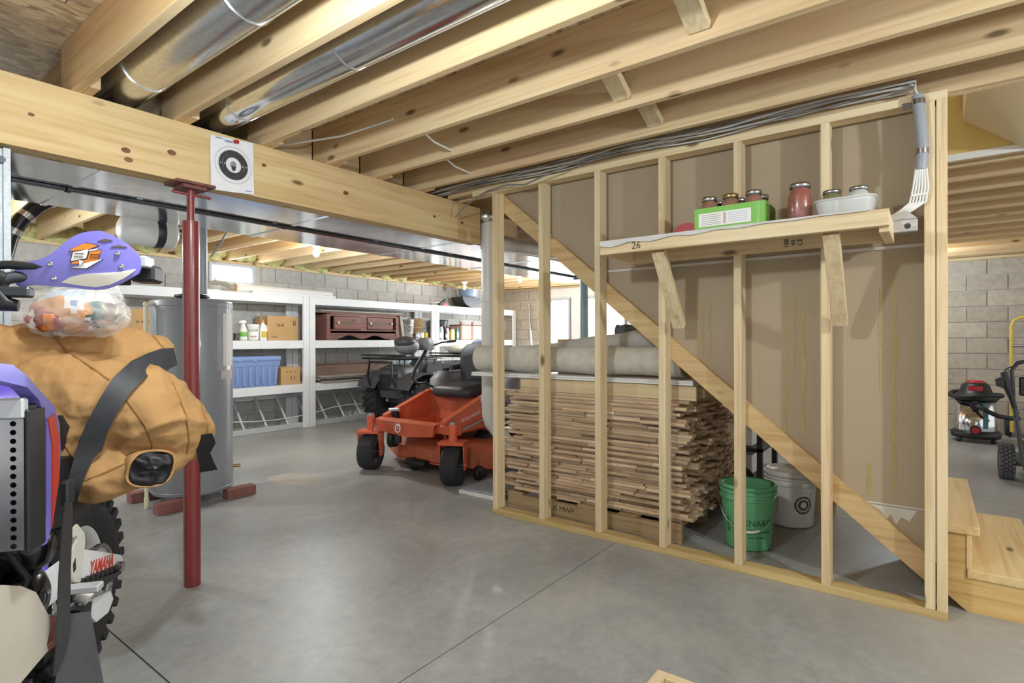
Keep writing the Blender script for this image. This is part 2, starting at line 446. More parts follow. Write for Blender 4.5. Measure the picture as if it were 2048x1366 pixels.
for lo, hi in (((-.74, -.04, -.30), (0, 0, .002)), ((-.038, -.72, -.30), (0, -.04, .002)), ((-.74, -.72, -.30), (-.702, -.04, .002)), ((-.702, -.72, -.30), (-.038, -.682, .002))):
    ob('frame_board', B(lo, hi), 'stud_y' if hi[1] - lo[1] > hi[0] - lo[0] else 'stud_x', p, .002)
ob('pit_bottom', B((-.70, -.68, -.32), (-.04, -.04, -.30)), 'pit', p)

# ---- block walls: mortar bed with every block proud of it
def block_mesh(w_, vertical_axis):
    if vertical_axis == 'Y': return B((-w_ / 2, -.012, -.0965), (w_ / 2, .02, .0965)).mesh('block', .003)
    return B((-.012, -w_ / 2, -.0965), (.02, w_ / 2, .0965)).mesh('block', .003)
wb = struct(ob('wall_back', B((-.6, YB + .004, 0), (XR + .2, YB + .2, 2.235)), 'mortar'))
bmY = block_mesh(.396, 'Y'); bmYh = block_mesh(.193, 'Y')
for k in range(11):
    z = .1016 + .2032 * k
    x = 0.0 - (.2032 if k % 2 else 0)
    while x < XR:
        hole = (x + .2 > 3.30 and x - .2 < 3.98 and k >= 9)
        if not hole: ob('block', bmY, 'block', wb, loc=(x, YB, z))
        elif x < 3.3 - .0: ob('block', bmYh, 'block', wb, loc=(x - .1, YB, z))
        elif x > 3.98: ob('block', bmYh, 'block', wb, loc=(x + .1, YB, z))
        x += .4064
wr = struct(ob('wall_right', MB().box((XR + .004, -2.6, 0), (XR + .2, 4.30, 2.235)).box((XR + .004, 6.30, 0), (XR + .2, YB + .2, 2.235)), 'mortar'))
bmX = block_mesh(.396, 'X')
for k in range(11):
    z = .1016 + .2032 * k
    for a, b in ((-2.0, 1.2), (6.45, 7.3)):
        y = a + (.2032 if k % 2 else 0)
        while y <= b:
            ob('block', bmX, 'block_warm', wr, loc=(XR, y, z)); y += .4064
# white framed section with patio door and windows
wf = struct(ob('wall_window_side', MB().box((XR, 4.30, 2.06), (XR + .12, 6.30, 2.235)).box((XR, 6.16, 0), (XR + .12, 6.30, 2.06)).box((XR, 5.32, 0), (XR + .12, 5.64, 2.06)).box((XR, 4.30, 0), (XR + .12, 4.45, 2.06)).box((XR, 4.45, 0), (XR + .12, 5.32, .95)), 'white'))
def window(name, axis, a0, a1, z0, z1, at, mull=None):
    """frame boards + panes, axis along which the width runs"""
    root = bpy.data.objects.new(name, None); COL.objects.link(root); root.location = (0, 0, 0); struct(root)
    def bb(u0, u1, v0, v1, d0, d1): return B((u0, at + d0, v0), (u1, at + d1, v1)) if axis == 'X' else B((at + d0, u0, v0), (at + d1, u1, v1))
    t = .035
    for u0, u1, v0, v1 in ((a0, a1, z1 - t, z1), (a0, a1, z0, z0 + t), (a0, a0 + t, z0 + t, z1 - t), (a1 - t, a1, z0 + t, z1 - t)):
        ob('window_frame', bb(u0, u1, v0, v1, -.03, .05), 'frame_grey', root, .002)
    edges = [a0 + t] + (mull or []) + [a1 - t]
    for m_ in (mull or []): ob('mullion', bb(m_ - .02, m_ + .02, z0 + t, z1 - t, -.02, .05), 'white', root)
    for i in range(len(edges) - 1): ob('pane', bb(edges[i], edges[i + 1], z0 + t, z1 - t, .03, .04), 'sky', root)
    return root
window('window_1', 'X', 3.34, 3.95, 1.96, 2.235, YB - .03)
window('door_1', 'Y', 5.66, 6.14, .02, 2.04, XR)
window('window_2', 'Y', 4.47, 5.30, .97, 2.04, XR, [4.90])
sill = struct(ob('trim_1', B((-.6, YB - .02, 2.235), (XR, YB + .12, ZJ)), 'joist_x'))
sill2 = struct(ob('trim_2', B((XR - .02, -2.6, 2.235), (XR + .12, YB, ZJ)), 'joist_y'))

rim = struct(ob('trim_3', MB().box((-.6, YB + .08, ZJ), (XR + .2, YB + .118, ZJ + JH + .02)).box((XR + .08, -3, ZJ), (XR + .118, YB + .08, ZJ + JH + .02)), 'joist_x'))
# ---- ceiling: OSB deck with every joist, lap, brace
cm = MB(); z0, z1 = ZJ + JH, ZJ + JH + .02
cm.box((-3, -3, z0), (3.12, YB, z1)); cm.box((4.25, -3, z0), (XR + .2, YB, z1)); cm.box((3.12, 2.42, z0), (4.25, YB, z1)); cm.box((3.12, -3, z0), (4.25, -1.7, z1))
CEIL = struct(ob('ceiling', cm, 'osb'))
def joist(x1, y0, y1, w_=.038, nm='joist'): return ob(nm, B((x1 - w_, y0, ZJ), (x1, y1, ZJ + JH)), 'joist_y', CEIL, .003)
front = [-.83, -.42, -.02, .38, .79, 1.187, 1.62, 2.03, 2.385, 2.77]
for x in front: joist(x, -3, 3.04)
joist(3.078, -3, 2.9); joist(3.118, -3, 2.42)
for x in front: joist(x + .0385, 2.80, YB)
x = 3.20
while x < XR: joist(x, 2.46 if x < 4.25 else 2.80, YB); x += .4
joist(4.29, -3, 2.86)
for i in range(13): joist(4.43 + .392 * i, -3, 2.86)
ob('header', B((3.12, 2.42, ZJ), (4.25, 2.458, ZJ + JH)), 'joist_x', CEIL)
# blocking over the girder between the joists
for i in range(len(front) - 1):
    a, b = front[i], front[i + 1] - .038
    if a < .7: continue
    if a in (.79, 1.187): continue
    ob('blocking', B((a + .04, 3.05, ZJ + .0), (b, 3.088, ZJ + JH)), 'joist_x', CEIL)
# diagonal bridging
def bridge(xa, xb, y, zb=.02):
    beam('bridging', (xa, y, ZJ + JH - .03), (xb, y, ZJ + zb + .03), .08, .036, 'stud_x', CEIL, up=(0, 0, 1))
bridge(2.03, 2.347, 1.13); bridge(2.385, 2.732, 1.13); bridge(2.77, 3.04, 1.13); bridge(1.62, 1.99, .66)
for i in range(8): bridge(4.43 + .392 * i, 4.43 + .392 * (i + 1) - .038, 1.13)
# rim insulation
def lumpy(w_, d, h, seed):
    r = random.Random(seed); m = MB()
    for k in range(6): m.ell(((r.random() - .5) * w_ * .7, (r.random() - .5) * d * .5, (r.random() - .5) * h * .5), (w_ * .28, d * .45, h * .4), 10, 6)
    return m.mesh('insulation')
lm = [lumpy(.36, .14, .2, s) for s in range(4)]
xs_ = [v + .0385 for v in front if v > .3] + [3.2 + .4 * i for i in range(15)]
for i in range(len(xs_) - 1):
    ob('insulation', lm[i % 4], 'insul', CEIL, loc=((xs_[i] + xs_[i + 1]) / 2, YB - .04, ZJ + .09))
# pencilled stamp boxes on the deck
for (x, y) in ((.62, 2.62), (.98, 1.62), (1.80, 1.02)):
    m = MB()
    for a, b in (((-.05, -.03), (.05, -.027)), ((-.05, .027), (.05, .03)), ((-.05, -.03), (-.047, .03)), ((.047, -.03), (.05, .03)), ((-.003, -.015), (.003, .015))): m.box((x + a[0], y + a[1], ZJ + JH - .001), (x + b[0], y + b[1], ZJ + JH))
    ob('deck_stamp', m, 'ink', CEIL)

# ---- stairwell above the opening
sw = struct(ob('wall_stairwell', B((4.255, -1.7, ZJ + JH), (4.33, 2.42, 4.2)), 'yellow_wall'))
ob('lining', B((4.235, -1.7, ZJ - .0), (4.251, 2.42, ZJ + JH + .05)), 'yellow_wall', sw)
ob('edge_strip', B((4.225, -1.7, ZJ - .004), (4.2345, 2.42, ZJ + .035)), 'label', sw)
sf = MB(); sf.prism([(-.152, 2.5), (-.152, 4.0), (-1.7, 4.0), (-1.7, 2.272), (-.43, 2.272)], 3.13, 4.233, frame((0, 0, 0), (0, 1, 0), (0, 0, 1)))
ob('soffit', sf, 'cream_wall', sw)
ob('return_wall', B((3.06, -.152, 2.515), (3.12, 2.42, 4.2)), 'cream_wall', sw)

# ---- open stud partition under the stairs
WP = bpy.data.objects.new('wall_partition', None); COL.objects.link(WP); struct(WP); WP.location = (3.0, 0, 0)
def wp(name, lo, hi, mat, bev=.002): return ob(name, B((lo[0] - 3, lo[1], lo[2]), (hi[0] - 3, hi[1], hi[2])), mat, WP, bev)
wp('bottom_plate', (3.0, -.057, 0), (3.089, 2.446, .038), 'treated')
wp('top_plate', (3.0, -.057, 2.235), (3.089, 2.62, 2.272), 'stud_y')
for y in (2.437, 2.049, 1.636, 1.229, .82, .42, .0235, -.019):
    wp('stud', (3.0, y - .038, .038), (3.089, y, 2.235), 'stud_z')
YZ = lambda x: frame((x, 0, 0), (0, 1, 0), (0, 0, 1))
dz = lambda y: .19 + (y - .026) * .8315
ob('diagonal_board', MB().prism([(2.437, dz(2.437) - .062), (2.437, dz(2.437) + .062), (-.02, dz(-.02) + .062), (-.02, dz(-.02) - .062)], .091, .128, YZ(0)), wood('diagonal_pine', 1, 'dcbf8e', 'bb9660'), WP)
for poly in ([(-.055, 2.270), (2.41, 2.270), (2.41, dz(2.41)), (1.77, dz(1.77)), (-.055, 1.64)],
             [(-.055, 1.632), (1.76, 1.632), (.33, .437), (-.055, .437)],
             [(-.055, .428), (.31, .428), (-.055, .13)]):
    ob('drywall_panel', MB().prism(poly, .130, .142, YZ(0)), 'drywall', WP)
ob('drywall_edge', B((.122, -.05, 1.628), (.132, 1.75, 1.642)), 'tape', WP)
ob('drywall_edge', B((.127, -.05, .43), (.131, .32, .437)), 'tape', WP)
ob('torn_paper', MB().prism([(.05, .425), (.235, .425), (.19, .40), (.17, .36), (.15, .39), (.13, .345), (.11, .385), (.08, .37)], .1285, .1305, YZ(0)), 'tape', WP)
rg = random.Random(3)
for y, za, zb, w_ in ((.595, 1.42, .62, .014), (.555, 1.42, 1.05, .008), (.515, 1.35, .75, .02), (.135, 1.5, .50, .016), (.19, 1.45, .95, .012), (.235, .62, .47, .03), (1.02, 1.42, 1.12, .01), (.98, 1.42, 1.08, .008)):
    n = 14; A, Bp = [], []
    for i in range(n):
        z = za + (zb - za) * i / (n - 1); o = rg.uniform(-.006, .006); ww = w_ * rg.uniform(.35, 1.0)
        A.append((.1285, y + o - ww / 2, z)); Bp.append((.1285, y + o + ww / 2, z))
    ob('glue_drip', MB().strip(Bp, A), 'glue', WP)

# ---- staircase behind the partition
ST = thing('staircase', 'unfinished pine staircase rising behind the stud partition', 'staircase', (3.16, -.4, 0))
ny = lambda k: -.17 + (k - 2) * .2318          # nosing of tread k
for k in range(1, 12):
    z = .19 * k; y0 = ny(k)
    ob('tread', B((.0, y0 + .4, z - .038), (1.07, y0 + .4 + .276, z)), 'step', ST, .003)
    ob('riser', B((.006, y0 + .4 + .028, z - .19), (1.03, y0 + .4 + .046, z - .038)), 'step', ST, .002)
for xa in (.012, 1.02):
    poly = [(ny(1) + .028 + .4, 0)]
    for k in range(1, 12):
        poly += [(ny(k) + .046 + .4, .19 * k - .038), (ny(k + 1) + .046 + .4, .19 * k - .038)]
    yt = ny(12) + .446
    poly += [(yt, .128 + (yt - .4 - .026) * .8315 + .0), (-.127 + .4, 0)]
    ob('stringer', MB().prism(poly, xa, xa + .036, YZ(0)), 'step_y', ST)
# ================================================================== STRUCTURAL THINGS AND DUCTS
g = thing('girder', 'long pine girder beam carrying the ceiling joists', 'beam', (-3, 2.9, 1.986))
for i in range(3): ob('ply', B((0, .038 * i, 0), (6.42, .038 * i + .0378, .286)), 'girder', g, .002)
for x, z, r in ((3.62, .14, .010), (3.95, .085, .017), (3.96, .045, .016), (4.14, .125, .018), (5.13, .14, .018), (5.9, .13, .013), (4.60, .18, .012), (6.20, .135, .014), (3.45, .055, .006)):
    ob('knot', MB().prism([(x + r * 1.1 * math.cos(a * PI / 6), z + r * .72 * math.sin(a * PI / 6)) for a in range(12)], -.0006, .002, frame((0, 0, 0), (1, 0, 0), (0, 0, 1))), pm('knot_%d' % int(x * 100), '7a4a2c', .6, var=.4, scale=40), g)

p = thing('support_post', 'dark red steel jack post under the girder', 'post', (1.235, 2.925, 0))
ob('column', MB().cyl((0, 0, 0), (0, 0, 1.80), .038, n=28), 'red_post', p)
ob('jack_screw', MB().cyl((0, 0, 1.78), (0, 0, 1.955), .0175, n=16), 'red_post', p)
ob('adjusting_bar', MB().cyl((-.085, .0, 1.935), (.085, -.02, 1.928), .007, n=8), 'red_post', p)
ob('cap_plate', B((-.09, -.07, 1.972), (.09, .08, 1.985)), 'rust', p, .001)
ob('cap_plate', B((-.055, -.05, 1.955), (.055, .06, 1.972)), 'rust', p, .001)

# paper target pinned on the girder
pt = thing('paper_target', 'white paper shooting target pinned to the girder', 'paper', (1.315, 2.899, 1.972))
W_, H_ = .222, .276
sh = MB(); n = 12; fr = []; bk = []
for j in range(n + 1):
    for i in range(n + 1):
        u, v = i / n, j / n
        cur = -.004 - .008 * (1 - v) ** 2 * (.4 + abs(u - .5)) - .003 * math.sin(u * 7 + v * 5) ** 2
        fr.append((u * W_, cur, v * H_ + .018 * u - .0))
fs = [(j * (n + 1) + i, j * (n + 1) + i + 1, (j + 1) * (n + 1) + i + 1, (j + 1) * (n + 1) + i) for j in range(n) for i in range(n)]
sh.add(fr, fs, True)
ob('sheet', sh, 'paper', pt)
FX = frame((.112, -.0165, .148), (1, 0, .03), (0, 0, 1))
def ring(r0, r1, k=40):
    m = MB(); vs = [(r * math.cos(2 * PI * i / k), r * math.sin(2 * PI * i / k), 0) for r in (r0, r1) for i in range(k)]
    m.add(vs, [(i, (i + 1) % k, k + (i + 1) % k, k + i) for i in range(k)], False, FX); return m
for r0, r1, c in ((.093, .0942, 'ink_soft'), (.057, .075, 'ink'), (.040, .0555, 'ink')): ob('target_ring', ring(r0, r1), c, pt)
f_ = MB(); f_.prism([(.016 * math.cos(a * PI / 8) * (1 if math.sin(a * PI / 8) > 0 else .8), .022 * math.sin(a * PI / 8) - .002) for a in range(16)], 0, .0004, FX)
ob('printed_figure', f_, 'ink_soft', pt)
ob('printed_figure', MB().prism([(-.012, -.006), (.012, -.006), (.009, -.024), (0, -.03), (-.009, -.024)], .0002, .0008, FX), 'ink', pt)
for x in (-.066, -.047, .047, .066): ob('score_dot', MB().prism([(x + .003 * math.cos(a), .003 * math.sin(a)) for a in (0, 1.05, 2.1, 3.14, 4.2, 5.2)], .0004, .0012, FX), 'paper', pt)
for x, y, w_ in ((-.085, .122, .035), (-.040, .118, .040), (-.040, .113, .034), (.06, -.122, .03)): ob('print_line', MB().box((x, y, .0002), (x + w_, y + .004, .0012), FX), 'ink_blue', pt)
ob('push_pin', MB().box((-.013, -.008, 0), (.013, .008, .012), frame((.125, -.014, .272), (1, 0, .2), (0, 0, 1))), 'red', pt, .002)

# round ducts between the joists
def round_duct(x, r, label, band):
    d = thing('round_duct', label, 'duct', (x, -1.2, 2.40))
    ob('pipe', MB().cyl((0, 0, 0), (0, 4.9, 0), r, n=40), 'galv' if band else 'galv_bright', d)
    for y in (1.9, 3.05, 3.9): ob('crimp_ring', MB().cyl((0, y, 0), (0, y + .012, 0), r + .004, n=40), 'galv', d)
    ob('lock_seam', MB().box((-.006, 0, -r - .003), (.006, 4.9, -r + .003), Matrix.Rotation(-.5, 4, 'Y')), 'galv', d)
    if band:
        ob('hanger_strap', MB().cyl((0, 2.55, 0), (0, 2.585, 0), r + .005, n=40), 'dark_metal', d)
round_duct(.968, .105, 'galvanised round duct with a dark hanger strap, nearest the left', True)
round_duct(1.385, .10, 'shiny galvanised round duct in the second joist bay', False)

# rectangular trunk ducts along the girder
def trunk(y0, y1, z0, label, x1):
    d = thing('trunk_duct', label, 'duct', (-1.5, y0, z0))
    xs = [0, 1.25, 2.42, 3.64, 4.85, 6.1, x1 + 1.5]
    for a, b in zip(xs[:-1], xs[1:]): ob('duct_section', B((a, 0, 0), (b - .004, y1 - y0, 2.268 - z0)), 'sheet', d, .004)
    for a in xs[1:-1]: ob('drive_cleat', B((a - .014, -.006, -.006), (a + .014, y1 - y0 + .006, .0)), 'sheet', d)
trunk(3.03, 3.50, 2.005, 'sheet metal trunk duct right behind the girder', 6.6)
trunk(3.62, 4.06, 1.995, 'second sheet metal trunk duct, further from the girder', 6.6)
h = thing('duct_gap_shade', 'dark strip standing in for the shaded gap between the two trunk ducts', 'gap_shade', (-1.5, 3.515, 2.02))  # shade of the open gap between the ducts, put in as a dark strip
ob('gap_shade', B((0, 0, .0), (8.1, .09, .012)), 'dark_metal', h)
for x in (1.9, 2.7, 3.5, 4.35, 5.2): ob('clip', B((x, -.012, -.02), (x + .03, .012, .0)), 'steel', h)

# furnace plenum edge at the left
pl_ = thing('plenum', 'galvanised furnace plenum at the left edge of the picture', 'duct', (-.2, 2.95, 0))
ob('casing', B((0, 0, .9), (.757, .5, 1.98)), 'plenum', pl_, .003)
ob('corner_flange', B((.742, -.012, .9), (.764, .0, 1.98)), 'plenum', pl_)
ob('cap_screw', MB().cyl((.735, -.02, 1.93), (.735, 0, 1.93), .014, n=8), 'dark_metal', pl_)
ob('lower_cabinet', B((.0, .02, 0), (.73, .5, .9)), 'grey_pl', pl_, .004)
fp = thing('flue_pipe', 'black insulated pipe with silver bands curving beside the plenum', 'pipe', (.78, 4.3, 1.5))
pts = [(.0, 0, .0), (.01, 0, .18), (.04, 0, .32), (.09, 0, .43), (.16, 0, .52), (.24, 0, .59)]
ob('pipe', MB().tube(pts, .042, 14), 'black_gloss', fp)
for i in (2, 3): ob('band', MB().tube([Vector(pts[i]) + (Vector(pts[i + 1]) - Vector(pts[i])) * t for t in (.15, .45)], .0445, 14), 'chrome', fp)
ob('elbow', MB().tube([(.22, 0, .57), (.30, 0, .62), (.33, .0, .66), (.33, 0, .74)], .046, 14), 'sheet', fp)

# white expansion canister hung under the joists
ct = thing('expansion_tank', 'white cylindrical tank with a dark label band hanging under the joists', 'tank', (1.52, 4.22, 1.945))
XT = Matrix.Rotation(R_(90), 4, 'Y') @ Matrix.Rotation(0, 4, 'Z')
ob('body', MB().lathe([(0, -.185), (.05, -.182), (.085, -.165), (.098, -.13), (.098, .13), (.09, .15), (0, .155)], 28, XT), 'white_pl', ct)
ob('label_band', MB().lathe([(.099, .02), (.0995, .021), (.0995, .07), (.099, .071)], 28, XT), 'dark_metal', ct)
ob('valve', MB().cyl((.15, 0, .04), (.22, 0, .04), .012), 'dark_metal', ct)
ob('hanger', MB().tube([(.12, 0, .06), (.12, 0, .328)], .006, 8), 'steel', ct)

# PVC drain stack at the end of the partition
pv = thing('drain_pipe', 'white plastic drain pipe standing at the left end of the partition', 'pipe', (3.52, 2.90, 0))
r = .058
ob('stack', MB().cyl((0, 0, .66), (0, 0, 2.25), r, n=24), 'pvc', pv)
for z in (2.12, 1.96, 1.52, .70): ob('coupling', MB().cyl((0, 0, z), (0, 0, z + .055 if z != 1.96 else z + .16), r + .008, n=24), 'pvc', pv)
ob('elbow', MB().tube([(0, 0, .70), (0, 0, .60), (.02, -.01, .53), (.07, -.03, .46), (.12, -.055, .40), (.20, -.09, .30), (.28, -.13, .19), (.36, -.165, .08), (.40, -.18, .0)], r, 20), 'pvc', pv)
ob('collar', MB().lathe([(.06, 0), (.085, .03), (.09, .08), (.06, .11)], 20, T(-.01, .01, 2.16)), 'galv', pv)
vp = thing('vent_pipe', 'white vent pipe wrapped in clear plastic under the joists', 'pipe', (3.68, 2.93, 2.02))
ob('pipe', MB().cyl((0, 0, 0), (.95, -.06, .02), .05, n=16), 'pvc', vp)
ob('bell', MB().lathe([(.05, .0), (.066, .02), (.072, .08), (.06, .10)], 16, T(0, 0, 0, 0, R_(90), 0)), 'clear_pl', vp)
ob('wrap', MB().tube([(.1 + .1 * i, -.006 * i, .0 + .01 * math.sin(i * 2)) for i in range(9)], [.058 + .008 * math.sin(i * 3.1) for i in range(9)], 12), 'clear_pl', vp)
ob('hanger', MB().cyl((.5, -.03, .05), (.5, -.03, .25), .006), 'steel', vp)
bk_ = tag(ob('header_block', B((3.62, 2.955, 2.115), (4.0, 2.993, 2.268)), 'joist_x', None, .003), 'short board block fixed over the white vent pipe', 'board')
# far steel column
fc = thing('far_column', 'pale steel column standing far behind the carpet rolls', 'post', (6.25, 3.56, 0))
ob('shaft', MB().cyl((0, 0, 0), (0, 0, 1.98), .05, n=16), 'green_post', fc)
ob('plate', B((-.1, -.1, 1.98), (.1, .1, 1.996)), 'dark_metal', fc)

# ================================================================== WALL SHELF AND WHAT STANDS ON IT
ws = thing('wall_shelf', 'lumber wall shelf with two slanted brackets on the studs', 'shelf', (2.62, .13, 1.655))
ob('front_board', B((0, 0, .0), (.038, 1.265, .066)), 'stud_y', ws, .002)
ob('ledger', B((.342, .03, -.012), (.38, 1.265, .055)), 'joist_y', ws, .002)
ob('end_board', B((.038, 0, -.02), (.38, .036, .062)), 'stud_x', ws, .002)
ob('end_board', B((.038, 1.228, .0), (.342, 1.265, .062)), 'joist_x', ws, .002)
ob('shelf_panel', B((.036, .03, .045), (.38, 1.24, .064)), 'stud_y', ws, .002)
for y in (.205, .965):
    beam('bracket', (.055, y, -.0), (.345, y, -.375), .04, .062, 'stud_z', ws, up=(0, 1, 0))
for s_, y, z, sz, x, mt in (('26', 1.06, .03, .05, -.0008, 'ink'),):
    text('stamp', s_, sz, frame((x, y, z), (0, -1, 0), (0, 0, 1)), mt, ws)
text('stamp', '188\n48\nCE', .03, frame((.3412, .40, .02), (0, 0, 1), (0, 1, 0)) @ Matrix.Rotation(0, 4, 'Z'), 'ink', ws)
ln = MB(); A = []; Bq = []; C_ = []; D_ = []
for i in range(40):
    y = .20 + 1.19 * i / 39; t = i / 39; drop = (.004 + .030 * t ** 1.5) * (.8 + .25 * math.sin(i * .9)); 
    A.append((2.6165 - .002 * abs(math.sin(i * .7)), y, 1.7228)); D_.append((2.6155 - .005 * t * abs(math.sin(i * .6)), y, 1.7228 - drop)); Bq.append((2.66, y, 1.7229)); C_.append((2.98, y, 1.7225))
ln.strip(Bq, A); ln.strip(C_, Bq); ln.strip(A, D_)
ln.strip([(a - .004, b, z) for a, b, z in D_], [(a - .004, b, z + .003) for a, b, z in A]); ln.strip(D_, [(a - .004, b, z) for a, b, z in D_]); ln.strip([(a - .004, b, z + .003) for a, b, z in A], [(a, b, z + .0008) for a, b, z in Bq])
tag(ob('shelf_liner', ln, 'batting'), 'grey felt liner laid along the wall shelf', 'liner')
ZS = 1.7242
# green carton of jars
gb = thing('green_carton', 'open bright green cardboard carton holding canning jars', 'box', (2.70, .60, ZS))
wx, wy, hz = .22, .32, .118
for lo, hi in (((0, 0, 0), (wx, wy, .004)), ((0, 0, .004), (.004, wy, hz)), ((wx - .004, 0, .004), (wx, wy, hz)), ((.004, 0, .004), (wx - .004, .004, hz)), ((.004, wy - .004, .004), (wx - .004, wy, hz))):
    ob('carton_side', B(lo, hi), 'green_box', gb)
ob('print_panel', B((-.0008, .06, .028), (.0, .30, .092)), 'label', gb)
for i in range(6): ob('print_line', B((-.0014, .195, .036 + .009 * i), (-.0008, .285, .038 + .009 * i)), 'ink_soft', gb)
for i in range(5): ob('print_line', B((-.0014, .075, .04 + .010 * i), (-.0008, .165, .0415 + .010 * i)), 'ink_blue', gb)
ob('print_strip', B((-.0014, .172, .035), (-.0008, .183, .085)), 'salsa', gb)
ob('photo_panel', B((.03, -.0008, .006), (.20, .0, .11)), 'lettuce', gb)
ob('tape_strip', B((-.0016, .02, .004), (-.0008, .035, hz)), 'glass', gb)
def jar(name, label, loc, fill, s=1., lid='steel', grp=None, r=.047, h=.165):
    j = thing(name, label, 'jar', loc, group=grp)
    pr_ = [(0, .002), (r * .9, .002), (r, .01), (r, h * .66), (r * .93, h * .76), (r * .76, h * .83), (r * .74, h * .86)]
    ob('contents', MB().lathe([(0, .004)] + [(a * .965, z + .002) for a, z in pr_[1:]] + [(0, h * .865)], 24), fill, j)
    ob('glass', MB().lathe(pr_ + [(r * .78, h * .87), (r * .78, h * .90)], 24), 'glass', j)
    ob('lid_band', MB().lathe([(r * .80, h * .88), (r * .84, h * .885), (r * .85, h * .985), (r * .80, h)], 24), lid, j)
    ob('lid', MB().lathe([(r * .80, h), (0, h * 1.004)], 24), lid, j)
    return j
M['brass'] = pm('brass_lid', 'a08a5a', .3, .8)
names = ['nearest the red holder', 'second from the red holder, brass lid', 'tallest looking, at the right front corner', 'behind the right front corner', 'middle back of the carton', 'far right back of the carton', 'back left of the carton', 'back centre of the carton']
spots = [(2.752, .865), (2.752, .765), (2.752, .66), (2.862, .655), (2.862, .755), (2.862, .86)]
for i, (x, y) in enumerate(spots):
    jar('canning_jar', ['canning jar in the green carton, front row, leftmost', 'canning jar with a brass lid in the green carton, front row middle', 'canning jar in the green carton, front row, rightmost', 'canning jar in the green carton, back row, rightmost', 'canning jar in the green carton, back row middle', 'canning jar in the green carton, back row, leftmost'][i], (x, y, ZS + .005), 'preserve', lid='brass' if i == 1 else 'steel', grp='jars in the green carton', r=.042, h=.172)
jar('salsa_jar', 'tall glass jar of red salsa standing alone on the shelf', (2.78, .470, ZS), 'salsa', r=.052, h=.183)
tb = thing('plastic_tub', 'frosted plastic food tub holding two jars', 'tub', (2.78, .292, ZS))
def rrect(w_, d, r_, n=5):
    out = []
    for cx, cy, a0 in ((w_ / 2 - r_, d / 2 - r_, 0), (-w_ / 2 + r_, d / 2 - r_, 90), (-w_ / 2 + r_, -d / 2 + r_, 180), (w_ / 2 - r_, -d / 2 + r_, 270)):
        for i in range(n + 1):
            a = R_(a0 + 90 * i / n); out.append((cx + r_ * math.cos(a), cy + r_ * math.sin(a)))
    return out
def loft(loops, zs, m=None, cap0=True, cap1=False, sm=True, X=None):
    m = m or MB(); n = len(loops[0]); vs = [(x, y, z) for lp, z in zip(loops, zs) for x, y in lp]
    m.add(vs, [(i * n + k, i * n + (k + 1) % n, (i + 1) * n + (k + 1) % n, (i + 1) * n + k) for i in range(len(loops) - 1) for k in range(n)], sm, X)
    if cap0: m.add(vs[:n], [tuple(range(n - 1, -1, -1))], False, X)
    if cap1: m.add(vs[-n:], [tuple(range(n))], False, X)
    return m
ob('tub_wall', loft([rrect(.15, .19, .03), rrect(.17, .21, .035), rrect(.178, .218, .038)], [0.001, .05, .075]), 'frost', tb)
ob('rim', loft([rrect(.178, .218, .038), rrect(.19, .232, .042), rrect(.19, .232, .042), rrect(.18, .22, .038)], [.072, .073, .08, .08], cap0=False), 'frost', tb)
jar('pickle_jar', 'jar of green pickles in the frosted tub, left one', (2.78, .345, ZS + .004), 'pickle', r=.042, h=.108 + .02, grp=None)
jar('pickle_jar', 'jar of pale pickles in the frosted tub, right one', (2.78, .245, ZS + .004), 'frost', r=.042, h=.108 + .02)
rd = thing('red_holder', 'red plastic reel lying on its side beside the green carton', 'reel', (2.86, 1.0, ZS))
arc = [(.085 * math.cos(R_(a)), .085 * math.sin(R_(a))) for a in range(0, 181, 12)] + [(.032 * math.cos(R_(a)), .032 * math.sin(R_(a))) for a in range(180, -1, -20)]
ob('shell', MB().prism(arc, -.04, .04, frame((0, 0, 0), (0, 1, 0), (0, 0, 1))), 'red', rd)
ob('core', MB().cyl((-.03, 0, .022), (.03, 0, .022), .026, n=16), 'black', rd)
# conduit, cables and junction box by the end stud
cn = thing('conduit', 'grey plastic conduit strapped beside the end stud with cables running out', 'conduit', (2.975, .045, 1.70))
ob('pipe', MB().tube([(0, -.0, .56), (0, -.01, .45), (0, -.018, .33), (0, -.012, .24)], .0225, 16), 'conduit', cn)
for z in (.52, .305): ob('strap', MB().cyl((0, -.004 if z > .4 else -.016, z), (0, -.004 if z > .4 else -.016, z + .022), .0255, n=16), 'steel', cn)
ob('strap_ear', B((.018, .02, .515), (.024, .055, .545)), 'steel', cn)
for i in range(6):
    o = (i - 2.5) * .007
    ob('cable', MB().tube([(-.004, -.012 + o, .25), (-.004, -.010 + o * 1.5, .16), (-.002, .0 + o * 1.6, .10), (0, .04 + o * 1.4, .07), (.0, .085 + o * 1.3, .045), (.0, .10 + o, .02)], .0045, 6), 'label', cn)
ob('cable_tie', B((-.012, -.035, .125), (.006, .022, .135)), 'label', cn)
jb = thing('junction_box', 'grey metal junction box under the fanned cables', 'electrical box', (2.965, .10, 1.675))
ob('box', B((-.03, -.055, -.005), (.03, .055, .05)), 'galv', jb, .003)
ob('box_lid', MB().prism([(-.055, .05), (.055, .05), (.04, .075), (-.02, .085)], -.03, .03, frame((0, 0, 0), (0, 1, 0), (0, 0, 1))), 'galv', jb)
ob('knockout', MB().cyl((-.034, -.02, .02), (-.03, -.02, .02), .012, n=12), 'dark_metal', jb)
